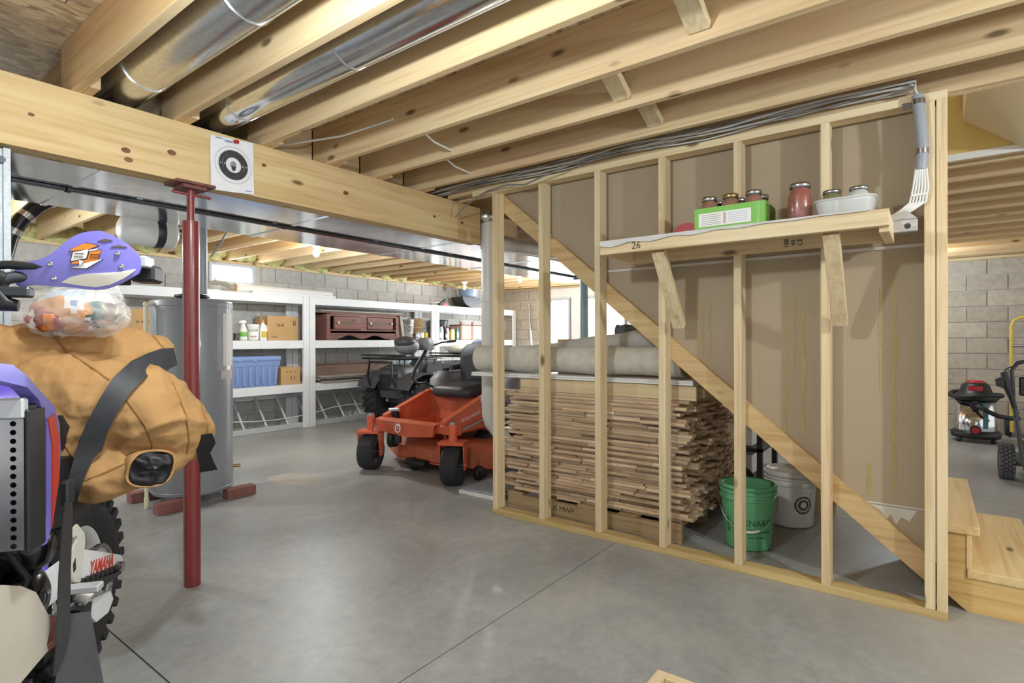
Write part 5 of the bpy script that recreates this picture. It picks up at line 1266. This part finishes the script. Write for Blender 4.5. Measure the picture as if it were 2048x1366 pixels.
run((CX + .01, AX + .117), (.50, .555)); run((CX + .01, AX - .117), (.50, .485))
for i in range(21): a = R_(90 + 180 * i / 20); link((CX + .117 * math.cos(a), AX + .117 * math.sin(a)), (-math.sin(a), math.cos(a)))
stuff(ob('chain', ch_, 'steel', mc))
XZp = lambda y: frame((0, y, 0), (1, 0, 0), (0, 0, 1))     # extrude +z -> -y
def plate(name, poly, y0, y1, mat, bev=.0): return ob(name, MB().prism(poly, -y1, -y0, XZp(0)), mat, mc, bev)
plate('swingarm', [(.213, .556), (-.07, .432), (-.085, .41), (-.07, .382), (.227, .465), (.52, .47), (.52, .56)], .095, .118, 'white')
plate('swingarm', [(.213, .556), (-.07, .432), (-.085, .41), (-.07, .382), (.227, .465), (.52, .47), (.52, .56)], -.118, -.095, 'white')
text('lettering', 'YAMAHA', .060, frame((.085, .1186, .456), (-.9, 0, -.20), (-.20, 0, .9)) @ Matrix.Scale(.72, 4, (1, 0, 0)), 'moto_red', mc, shear=.15, bold=.002)
ob('axle_nut', MB().cyl((-.03, .09, .405), (-.03, .14, .405), .018, n=8), 'steel', mc)
plate('frame_guard', [(.321, .647), (.285, .656), (.242, .615), (.236, .583), (.252, .53), (.269, .473), (.308, .489), (.328, .542), (.328, .579), (.286, .610), (.285, .622), (.312, .625)], .128, .134, 'bone')
plate('guard_hole', [(.30, .56), (.315, .545), (.312, .52), (.298, .525)], .1342, .1352, 'black')
plate('chain_slider', [(.30, .470), (.0, .395), (-.06, .388), (-.05, .372), (.10, .385), (.30, .425)], .085, .126, 'black')
sl = MB()
for i in range(10): t = i / 9; sl.box((.26 - .31 * t, .10, .462 - .068 * t), (.285 - .31 * t, .128, .478 - .068 * t))
ob('slider_teeth', sl, 'black', mc)
plate('chain_guide', [(.12, .36), (-.01, .33), (-.03, .29), (.01, .262), (.10, .272), (.13, .30)], .06, .108, 'white')
plate('guide_block', [(.20, .36), (.11, .35), (.10, .285), (.18, .29)], .06, .104, 'black')
# frame
fr = MB()
for s_ in (-1, 1):
    y = s_ * .085
    fr.tube([(.92, s_ * .03, 1.08), (.75, s_ * .09, .98), (.45, y, .78), (.36, y, .62), (.40, y, .46), (.55, y * .9, .42)], .014, 10)
    fr.tube([(.92, s_ * .03, 1.02), (.84, s_ * .07, .70), (.78, s_ * .08, .46), (.55, s_ * .10, .41), (.40, y, .46)], .012, 10)
    fr.tube([(.38, y * .8, .80), (.0, y * .6, .88), (-.25, y * .5, .92)], .012, 8)
fr.cyl((.90, 0, .98), (.94, 0, 1.16), .035)
ob('frame', fr, 'purple_d', mc)
ob('foot_peg', B((.33, .12, .475), (.37, .22, .495)), 'alu', mc, .003)
ob('kick_stub', MB().cyl((.30, .14, .45), (.30, .17, .43), .018), 'bone', mc)
# engine
ob('crankcase', loft([rrect(.34, .22, .06), rrect(.38, .28, .08), rrect(.34, .26, .08), rrect(.26, .2, .06)], [.44, .50, .62, .68], cap1=True, X=T(.60, 0, 0)), 'black', mc)
ob('clutch_cover', MB().lathe([(0, .035), (.05, .033), (.07, .02), (.078, 0), (.078, -.03), (0, -.03)], 28, T(.60, .155, .565, R_(-90), 0, 0)), 'black_gloss', mc)
ob('cover_badge', MB().lathe([(.016, .037), (.02, .039), (.024, .037)], 20, T(.60, .155, .565, R_(-90), 0, 0)), 'dark_metal', mc)
ob('ignition_cover', MB().lathe([(0, .08), (.035, .078), (.05, .062), (.055, .03), (.055, -.05), (0, -.05)], 24, T(.60, .13, .69, R_(-90), 0, 0)), 'black_gloss', mc)
ob('cylinder', loft([rrect(.16, .16, .03)] * 2, [.66, .88], cap1=True, X=T(.66, 0, 0)), 'alu', mc)
fn = MB()
for i in range(6): fn.box((.56, -.10, .70 + .03 * i), (.76, .10, .707 + .03 * i))
ob('cylinder_fins', fn, 'dark_metal', mc)
ob('carburettor', MB().cyl((.50, 0, .76), (.36, 0, .78), .04, n=16), 'dark_metal', mc)
ob('shock_body', MB().cyl((.34, .0, .50), (.28, 0, .84), .04, n=16), 'steel', mc)
ob('air_box', loft([rrect(.26, .20, .04), rrect(.30, .22, .05)], [.66, .86], cap1=True, X=T(.22, 0, 0)), 'black', mc)
ob('side_cable', MB().tube([(.76, .14, .86), (.70, .17, .72), (.66, .19, .64), (.70, .17, .56)], .008, 8), 'black', mc)
ob('exhaust', MB().tube([(.76, -.06, .80), (.92, -.10, .66), (.86, -.17, .54), (.60, -.19, .56), (.30, -.17, .70), (-.10, -.16, .82)], [.025, .045, .06, .05, .03, .04], 14), 'steel', mc)
# skid / belly plate
bp_ = [(.92, .70), (.822, .69), (.75, .657), (.691, .617), (.632, .529), (.627, .508), (.646, .469), (.77, .455), (.92, .50)]
plate('skid_plate', bp_, .17, .222, 'beige', .006)
plate('skid_edge', [(.646, .469), (.77, .455), (.92, .50), (.92, .48), (.77, .438), (.64, .452)], .0, .222, 'beige')
# radiator guard with real holes
rgm = MB(); ya, yb2, za, zb = .10, .256, .755, 1.04; cx_, cz_ = 4, 15; dy = (yb2 - ya) / cx_; dzz = (zb - za) / cz_
for i in range(cx_):
    for j in range(cz_):
        y0, z0_ = ya + dy * i, za + dzz * j; cy, cz = y0 + dy / 2, z0_ + dzz / 2; r_ = .0062
        sq = [(y0, z0_), (cy, z0_), (y0 + dy, z0_), (y0 + dy, cz), (y0 + dy, z0_ + dzz), (cy, z0_ + dzz), (y0, z0_ + dzz), (y0, cz)]
        ci = [(cy + r_ * math.cos(R_(225 + 45 * q)), cz + r_ * math.sin(R_(225 + 45 * q))) for q in range(8)]
        rgm.add([(.806, a, b) for a, b in sq] + [(.806, a, b) for a, b in ci] + [(.800, a, b) for a, b in ci], [(q, (q + 1) % 8, 8 + (q + 1) % 8, 8 + q) for q in range(8)] + [(8 + q, 8 + (q + 1) % 8, 16 + (q + 1) % 8, 16 + q) for q in range(8)])
ob('radiator_guard', rgm, 'steel', mc)
ob('guard_top', B((.785, .10, 1.04), (.808, .256, 1.085)), 'alu', mc, .004)
ob('radiator_core', B((.755, .09, .75), (.79, .258, 1.07)), 'black', mc, .004)
ob('radiator_side', B((.735, .244, .745), (.803, .264, 1.06)), 'black', mc, .004)
# shroud, tank, seat, fender
shp = [(.90, 1.165), (.856, 1.16), (.805, 1.134), (.749, 1.093), (.692, 1.052), (.671, 1.008), (.667, .947), (.674, .877), (.701, .789), (.728, .742), (.748, .742), (.731, .81), (.730, 1.028), (.759, 1.077), (.805, 1.109), (.90, 1.13)]
plate('shroud', shp, .232, .262, 'purple', .004)
plate('shroud_stripe', [(.726, 1.030), (.695, 1.037), (.676, .974), (.679, .881), (.712, .772), (.709, .886), (.708, .967)], .262, .2645, 'moto_red')
plate('shroud', shp, -.262, -.232, 'purple', .004)
ob('fuel_tank', loft([rrect(.34, .22, .08), rrect(.40, .32, .1), rrect(.36, .30, .1), rrect(.24, .18, .06)], [.90, 1.02, 1.11, 1.15], cap1=True, X=T(.70, 0, 0)), 'purple_d', mc)
ob('tank_cap', MB().cyl((.66, 0, 1.15), (.66, 0, 1.19), .04, n=20), 'black', mc)
ob('seat', loft([rrect(.72, .18, .06), rrect(.76, .22, .08), rrect(.70, .18, .07)], [.88, .95, .985], cap1=True, X=T(.12, 0, 0)), 'black', mc)
ob('rear_fender', loft([rrect(.62, .20, .08), rrect(.64, .22, .09)], [.86, .885], cap1=True, X=T(-.28, 0, .04, 0, R_(6))), 'white_pl', mc)
None and ob('side_panel', MB().prism([(.42, .86), (-.05, .90), (-.02, .78), (.25, .68), (.42, .70)], -.135, -.128, XZp(0)), 'purple', mc)
# fork and bars
for s_ in (-1, 1):
    ob('fork_leg', MB().cyl((1.44, s_ * .10, .42), (1.02, s_ * .10, 1.18), .027, n=16), 'steel', mc)
    ob('fork_guard', MB().cyl((1.47, s_ * .10, .42), (1.26, s_ * .10, .80), .036, n=16), 'purple', mc)
ob('triple_clamp', B((.96, -.14, 1.15), (1.06, .14, 1.18)), 'alu', mc, .006)
ob('front_fender', loft([rrect(.60, .14, .06), rrect(.62, .16, .07)], [0, .02], cap1=True, X=T(1.42, 0, .86, 0, R_(-8))), 'white_pl', mc)
ob('handlebar', MB().tube([(.94, 0, 1.24), (.93, .10, 1.25), (.90, .17, 1.31), (.84, .26, 1.345), (.76, .42, 1.355)], .0125, 10), 'dark_metal', mc)
ob('handlebar', MB().tube([(.94, 0, 1.24), (.93, -.10, 1.25), (.90, -.17, 1.31), (.84, -.26, 1.345), (.76, -.42, 1.355)], .0125, 10), 'dark_metal', mc)
ob('grip', MB().tube([(.815, .33, 1.35), (.765, .445, 1.357)], .019, 12), 'black', mc)
ob('bar_end_clamp', B((.735, .455, 1.345), (.80, .505, 1.385)), 'black', mc, .006)
ob('bar_end_bracket', B((.78, .485, 1.375), (.83, .50, 1.40)), 'alu', mc, .003)
ob('clutch_lever', MB().tube([(.84, .20, 1.365), (.845, .25, 1.37), (.83, .36, 1.365), (.80, .46, 1.36)], .009, 8), 'black', mc)
ob('lever_perch', MB().tube([(.845, .16, 1.35), (.85, .215, 1.345), (.85, .25, 1.335)], [.02, .024, .016], 10), 'black', mc)
ob('guard_mount', MB().tube([(.86, .20, 1.33), (.865, .235, 1.315), (.865, .255, 1.285), (.86, .275, 1.283)], [.012, .016, .017, .012], 8), 'black', mc)
ob('guard_clamp', B((.85, .243, 1.30), (.875, .30, 1.322)), 'dark_metal', mc, .004)
ob('brake_cable', MB().tube([(.845, .21, 1.36), (.90, .12, 1.34), (.96, .04, 1.26)], .006, 8), 'black', mc)
# hand guard: bulged shell
def guard_x(y, z): return .846 - 1.1 * max(0, y - .43) ** 1.5 - 1.4 * (z - 1.385) ** 2 - .5 * max(0, .30 - y) ** 1.5
def shell(poly, off, th=.004):
    """fan of rings from the outline to the centre so the surface can bulge"""
    n = len(poly); cy = sum(p_[0] for p_ in poly) / n; cz = sum(p_[1] for p_ in poly) / n
    vs = []; fs = []; Q = 5
    for q in range(Q):
        s_ = 1 - q / Q
        for y, z in poly: Y, Z = cy + (y - cy) * s_, cz + (z - cz) * s_; vs.append((guard_x(Y, Z) + off, Y, Z))
    vs.append((guard_x(cy, cz) + off, cy, cz))
    for q in range(Q - 1):
        for i in range(n): fs.append((q * n + i, q * n + (i + 1) % n, (q + 1) * n + (i + 1) % n, (q + 1) * n + i))
    for i in range(n): fs.append(((Q - 1) * n + i, (Q - 1) * n + (i + 1) % n, Q * n))
    m = MB(); m.add(vs, [f[::-1] for f in fs], True)
    b = len(vs); m.add([(x - th, y, z) for x, y, z in vs], fs, True)
    m.add([v for v in vs[:n]] + [(x - th, y, z) for x, y, z in vs[:n]], [(i, (i + 1) % n, n + (i + 1) % n, n + i) for i in range(n)], True)
    return m
hgd = ob('hand_guard', shell(HGD_HG, 0, .006), 'purple', mc)
ob('white_insert', shell(HGD_INS, .0025, .003), 'bone', hgd)
for V in (HGD_V1, HGD_V2): ob('vent_slot', shell(V, .0015, .002), pm('vent_dark', '5b4f3c', .7), hgd)
for V, c in ((HGD_L1, 'orange'), (HGD_L2, 'label'), (HGD_L3, 'orange'), (HGD_L4, 'label'), (HGD_L5, 'orange'), (HGD_L6, 'label'), (HGD_L7, 'orange')):
    big = [(sum(p_[0] for p_ in V) / len(V), sum(p_[1] for p_ in V) / len(V))]
    ob('sticker_edge', shell([(big[0][0] + (y - big[0][0]) * 1.12, big[0][1] + (z - big[0][1]) * 1.14) for y, z in V], .0012, .001), 'ink', hgd)
    ob('sticker', shell(V, .0022, .001), c, hgd)
ink = M['ink']
for y0, z0_ in ((.370, 1.398), (.369, 1.391), (.399, 1.397), (.398, 1.391)): ob('sticker_line', MB().box((guard_x(y0, z0_) + .0022, y0, z0_ - .0006), (guard_x(y0, z0_) + .0032, y0 + .017, z0_ + .0006)), 'ink', hgd)
for y, z in HGD_SCR: ob('screw', MB().lathe([(0, .0045), (.0032, .0045), (.0055, .002), (.0055, 0)], 14, T(guard_x(y, z), y, z, 0, R_(90), 0)), 'chrome', hgd)

# centre stand under the bike
sd_ = thing('bike_stand', 'grey steel lift stand under the dirt bike', 'stand', (.613, 2.367, 0), R_(232.2))
ob('leg_plate', MB().prism([(.465, .462), (.367, .422), (.232, 0), (.618, 0)], -.20, -.18, XZp(0)), 'rubber_grey', sd_, .002)
ob('leg_plate', MB().prism([(.465, .462), (.367, .422), (.232, 0), (.618, 0)], .14, .16, XZp(0)), 'rubber_grey', sd_, .002)
ob('top_plate', B((.36, -.16, .40), (.66, .178, .42)), 'rust', sd_, .003)
ob('front_leg', MB().prism([(.66, .40), (.72, .40), (.92, 0), (.78, 0)], -.20, -.18, XZp(0)), 'dark_metal', sd_, .002)
ob('front_leg', MB().prism([(.66, .40), (.72, .40), (.92, 0), (.78, 0)], .14, .16, XZp(0)), 'dark_metal', sd_, .002)

# ---- brown duck-canvas coverall bundle lashed over the seat
def bundle():
    m = MB()
    def chain(pts, rs, sc_=(1, 1)):
        for i in range(len(pts) - 1):
            a, b = Vector(pts[i]), Vector(pts[i + 1]); n = 3
            for k in range(n + (1 if i == len(pts) - 2 else 0)):
                t = k / n; p_ = a.lerp(b, t); r_ = rs[i] + (rs[i + 1] - rs[i]) * t
                m.ell(p_, (r_ * 1.05, r_ * 1.05, r_), 18, 12)
    chain([(.34, 2.44, 1.165), (.479, 2.385, 1.172), (.587, 2.342, 1.178), (.714, 2.289, 1.168), (.815, 2.248, 1.158)], [.09, .10, .103, .095, .078])
    chain([(.56, 2.29, 1.063), (.640, 2.185, 1.013), (.735, 2.140, .980), (.815, 2.125, .925), (.862, 2.125, .888)], [.13, .145, .150, .125, .100])
    chain([(.59, 2.204, .93), (.575, 2.217, .84)], [.13, .115])
    chain([(.560, 2.218, .785), (.628, 2.153, .780), (.710, 2.119, .792), (.79, 2.116, .812), (.85, 2.118, .842)], [.085, .095, .085, .075, .06])
    chain([(.40, 2.42, 1.04), (.52, 2.34, 1.02), (.56, 2.36, .97)], [.12, .14, .14])
    me = m.mesh('coveralls'); o = bpy.data.objects.new('tmp', me); COL.objects.link(o)
    r_ = o.modifiers.new('r', 'REMESH'); r_.mode = 'VOXEL'; r_.voxel_size = .008
    s_ = o.modifiers.new('s', 'SMOOTH'); s_.iterations = 9; s_.factor = .6
    tx = bpy.data.textures.new('folds', 'CLOUDS'); tx.noise_scale = .16; tx.noise_depth = 2
    d_ = o.modifiers.new('d', 'DISPLACE'); d_.texture = tx; d_.strength = .035; d_.mid_level = .5; d_.texture_coords = 'GLOBAL'
    tx2 = bpy.data.textures.new('wrinkles', 'CLOUDS'); tx2.noise_scale = .05; tx2.noise_depth = 2
    d2 = o.modifiers.new('d2', 'DISPLACE'); d2.texture = tx2; d2.strength = .011; d2.texture_coords = 'GLOBAL'
    out = bpy.data.meshes.new_from_object(o.evaluated_get(bpy.context.evaluated_depsgraph_get())); bpy.data.objects.remove(o)
    from mathutils import noise
    nrm = [v.normal.copy() for v in out.vertices]
    for v, n_ in zip(out.vertices, nrm):
        p_ = v.co; q = Vector((p_.x * 2.5 + p_.z * 4, p_.y * 2.5, p_.z * 6 - p_.x * 4.5))
        r1 = 1 - abs(noise.noise(q * 1.1 + Vector((3, 1, 7)))) * 2; r2 = 1 - abs(noise.noise(Vector((p_.x * 9, p_.y * 9, p_.z * 20)) + Vector((9, 4, 2)))) * 2
        v.co = p_ + n_ * (.011 * max(0, r1) ** 2.5 + .0025 * max(0, r2) ** 2 - .005)
    for p_ in out.polygons: p_.use_smooth = True
    return out
BME = bundle(); BME.name = 'coveralls'
from mathutils.bvhtree import BVHTree
BV = BVHTree.FromPolygons([v.co for v in BME.vertices], [tuple(p_.vertices) for p_ in BME.polygons])
def hit(p_, off=.004):
    """drop a point onto the bundle's near side, horizontally"""
    p_ = Vector(p_); d_ = (p_ - Vector((0, 0, CAM_H))).normalized(); q = BV.ray_cast(p_ - d_ * .3, d_)
    return (q[0] + q[1] * off) if q[0] is not None else None
cb = thing('coverall_bundle', 'rolled brown canvas insulated coveralls strapped over the dirt bike seat', 'clothing', (.65, 2.2, .70))
bo = Vector((.65, 2.2, .70))
me = BME.copy(); me.transform(Matrix.Translation(-bo)); ob('canvas', me, 'duck', cb)
def at(px, py, t=1.6):
    d_ = _F2 + _R3 * ((px - 1024) / 1109.1) + _U3 * ((683 - py) / 1109.1); return Vector((0, 0, CAM_H)) + d_ * t
def seam(pts, r_=.003):
    out = []
    for (a, b), (c, d_) in zip(pts[:-1], pts[1:]):
        for k in range(5):
            h_ = hit(at(a + (c - a) * k / 5, b + (d_ - b) * k / 5), .0005)
            if h_ is not None: out.append(h_ - bo)
    if len(out) > 2: ob('seam', MB().tube(out, r_, 6), 'seam', cb)
seam([(90, 655), (130, 700), (190, 740), (225, 765)]); seam([(252, 800), (290, 850), (305, 890), (300, 915)]); seam([(345, 765), (372, 830), (378, 880), (372, 912)])
seam([(300, 665), (330, 700), (345, 730)]); seam([(100, 860), (130, 890), (150, 920)]); seam([(395, 790), (415, 850), (412, 900)]); seam([(100, 985), (200, 950), (300, 905)])
# open cuff with black lining
oc = hit(at(300, 935), .0)
if oc is not None:
    nrm = ((Vector((0, 0, CAM_H)) - oc).normalized() + Vector((.25, -.1, -.25))).normalized(); X = Matrix.Translation(-bo) @ frame(oc + nrm * .022, Vector((0, 0, 1)).cross(nrm), Vector((0, 0, 1)))
    def wob(prof, s1):
        m_ = MB().lathe(prof, 40); m_.v = [((x * 1.08 + .006 * math.sin(5 * z_ * 40 + math.atan2(y, x) * 3)), y * (.92 + .06 * math.cos(math.atan2(y, x) * 2 + s1)) , z_ + .006 * math.sin(math.atan2(y, x) * 3 + s1)) for x, y, z_ in m_.v]; m_.v = [tuple(X @ Vector(v)) for v in m_.v]; return m_
    ob('cuff', wob([(.066, -.09), (.072, -.04), (.070, -.006), (.066, .0), (.062, -.006)], .4), 'duck', cb)
    lw = wob([(.063 * q / 12, -.012 * (q / 12) ** 4 + .004) for q in range(13)], .4)
    from mathutils import noise as _nz
    lw.v = [tuple(Vector(v) + nrm * (.011 * _nz.noise(Vector(v) * 38) + .005 * _nz.noise(Vector(v) * 90))) for v in lw.v]
    ob('lining', lw, 'lining', cb)
def ribbon(name, label, A, Bp, mat='strap', th=.003, thing_=True):
    m = MB(); n = len(A); C_ = [a + (a - b).cross(Vector((0, 0, 1))).normalized() * 0 for a, b in zip(A, Bp)]
    m.strip(A, Bp); nrm = []
    off = []
    for i in range(n):
        t = (A[min(i + 1, n - 1)] - A[max(i - 1, 0)]); w2 = (Bp[i] - A[i]); q = t.cross(w2).normalized() * th; off.append(q)
    A2 = [a + q for a, q in zip(A, off)]; B2 = [b + q for b, q in zip(Bp, off)]
    m.strip(B2, A2); m.strip(A2, A); m.strip(Bp, B2)
    return tag(ob(name, m, mat), label, 'strap')
cl = [(340, 712, 14), (322, 716, 17), (300, 726, 20), (272, 748, 22), (245, 778, 22), (220, 812, 22), (198, 846, 22), (180, 882, 22), (167, 918, 21), (158, 950, 18), (153, 975, 13), (151, 995, 7)]
A = []; Bq = []
for i, (x, y, hw) in enumerate(cl):
    x0, y0, _ = cl[max(i - 1, 0)]; x1, y1, _ = cl[min(i + 1, len(cl) - 1)]; L_ = math.hypot(x1 - x0, y1 - y0); nx, ny_ = -(y1 - y0) / L_, (x1 - x0) / L_
    c = hit(at(x, y), .020); c1 = hit(at(x + nx * hw, y + ny_ * hw), .020); c2 = hit(at(x - nx * hw, y - ny_ * hw), .020)
    if c is None: continue
    dep = (c - Vector((0, 0, CAM_H))).length
    def P3(xx, yy, h_):
        return h_ if h_ is not None and abs((h_ - c).length) < .08 else Vector((0, 0, CAM_H)) + (at(xx, yy) - Vector((0, 0, CAM_H))).normalized() * dep
    A.append(P3(x + nx * hw, y + ny_ * hw, c1)); Bq.append(P3(x - nx * hw, y - ny_ * hw, c2))
ribbon('tie_strap', 'wide black webbing strap across the brown coverall bundle', A, Bq)
# lower strap hanging down the bike side (bike coordinates)
BM_ = Matrix.Translation((.613, 2.367, 0)) @ Matrix.Rotation(R_(232.2), 4, 'Z')
lo = [(.575, .235, .80, .018), (.592, .24, .75, .026), (.605, .243, .69, .026), (.617, .245, .625, .028), (.622, .245, .54, .03), (.628, .245, .46, .03), (.632, .24, .42, .026), (.640, .235, .39, .012)]
ribbon('hanging_strap', 'black webbing strap hanging down the side of the dirt bike', [BM_ @ Vector((x + h_, y, z)) for x, y, z, h_ in lo], [BM_ @ Vector((x - h_, y, z)) for x, y, z, h_ in lo])
tb_ = tag(ob('strap_buckle', MB().box((.545, .222, .79), (.585, .240, .85), BM_), 'dark_metal', None, .004), 'metal strap buckle under the brown coverall bundle', 'buckle')
t0 = [(405, 872, 22), (412, 892, 22), (408, 912, 14), (414, 930, 16), (418, 945, 20)]
A = [at(x - w_ * .9, y, 1.93) for x, y, w_ in t0]; Bq = [at(x + w_ * .9, y - 6, 1.93) for x, y, w_ in t0]
ribbon('strap_tail', 'loose black strap end at the right side of the coverall bundle', A, Bq, 'black')
# ---- plastic bag with bread wrappers on the bundle
bgc = Vector((.565, 2.19, 1.278))
pb_ = thing('plastic_bag', 'clear plastic bag with orange bread wrappers on the coverall bundle', 'bag', tuple(bgc))
E1 = Vector((.6028, -.798, 0)); E3 = Vector((.35, .93, 0)).normalized()
FB = Matrix(((E1.x, E3.x, 0, 0), (E1.y, E3.y, 0, 0), (0, 0, 1, 0), (0, 0, 0, 1)))
rr = random.Random(5)
def crumple(m, amp, seed):
    from mathutils import noise
    m.v = [tuple(Vector(v) + Vector(noise.noise_vector(Vector(v) * 20 + Vector((seed, 0, 0)))) * amp + Vector(noise.noise_vector(Vector(v) * 55 + Vector((seed, 3, 0)))) * amp * .45) for v in m.v]; return m
def wrapper(name, c_, r_, zones, seed, base):
    raw = MB().ell(c_, r_, 44, 28); loc_ = list(raw.v); m_ = crumple(raw, .014, seed)
    m_.v = [tuple(FB @ Vector(v)) for v in m_.v]
    me_ = m_.mesh(name); mats = [base] + [z[0] for z in zones]
    for k_ in mats: me_.materials.append(M[k_])
    for p_ in me_.polygons:
        c2 = [sum(loc_[i_][q] for i_ in p_.vertices) / len(p_.vertices) for q in range(3)]
        for zi, z in enumerate(zones):
            if z[1](*c2): p_.material_index = zi + 1
    return ob(name, me_, None, pb_)
wrapper('bread_wrapper', (.01, 0, .030), (.145, .078, .066), [('bag_blue', lambda x, y, z: z > .062 - .12 * max(0, x)), ('label', lambda x, y, z: (x - .02) ** 2 + (z - .045) ** 2 < .0007 and y < 0), ('ink_blue', lambda x, y, z: (x - .025) ** 2 + (z - .047) ** 2 < .00012 and y < 0),
    ('label', lambda x, y, z: x > .04 and z > .05 and y < .02), ('teal', lambda x, y, z: .075 < x < .105 and .0 < z < .05 and y < 0), ('brass', lambda x, y, z: x > .108 and .01 < z < .05 and y < 0),
    ('ink', lambda x, y, z: abs(z + .012 - (.075 - x) * .9) < .016 and .05 < x < .12 and z < .03 and y < 0), ('label', lambda x, y, z: abs(z + .014 - (.078 - x) * .9) < .006 and .05 < x < .12 and z < .03 and y < 0)], 1, 'bag_orange')
wrapper('bread_wrapper', (-.075, -.045, .0), (.062, .036, .040), [('label', lambda x, y, z: x < -.105), ('red', lambda x, y, z: x < -.112 and abs(z) < .015), ('orange', lambda x, y, z: -.075 < x < -.05 and z < .018 and y < -.05)], 3, 'bag_red')
ob('film', crumple(MB().ell((.0, -.01, .028), (.175, .10, .078), 72, 44, FB), .022, 11), 'clear_pl', pb_)
ob('film', crumple(MB().ell((.11, .0, .035), (.07, .085, .085), 56, 36, FB), .024, 13), 'clear_pl', pb_)
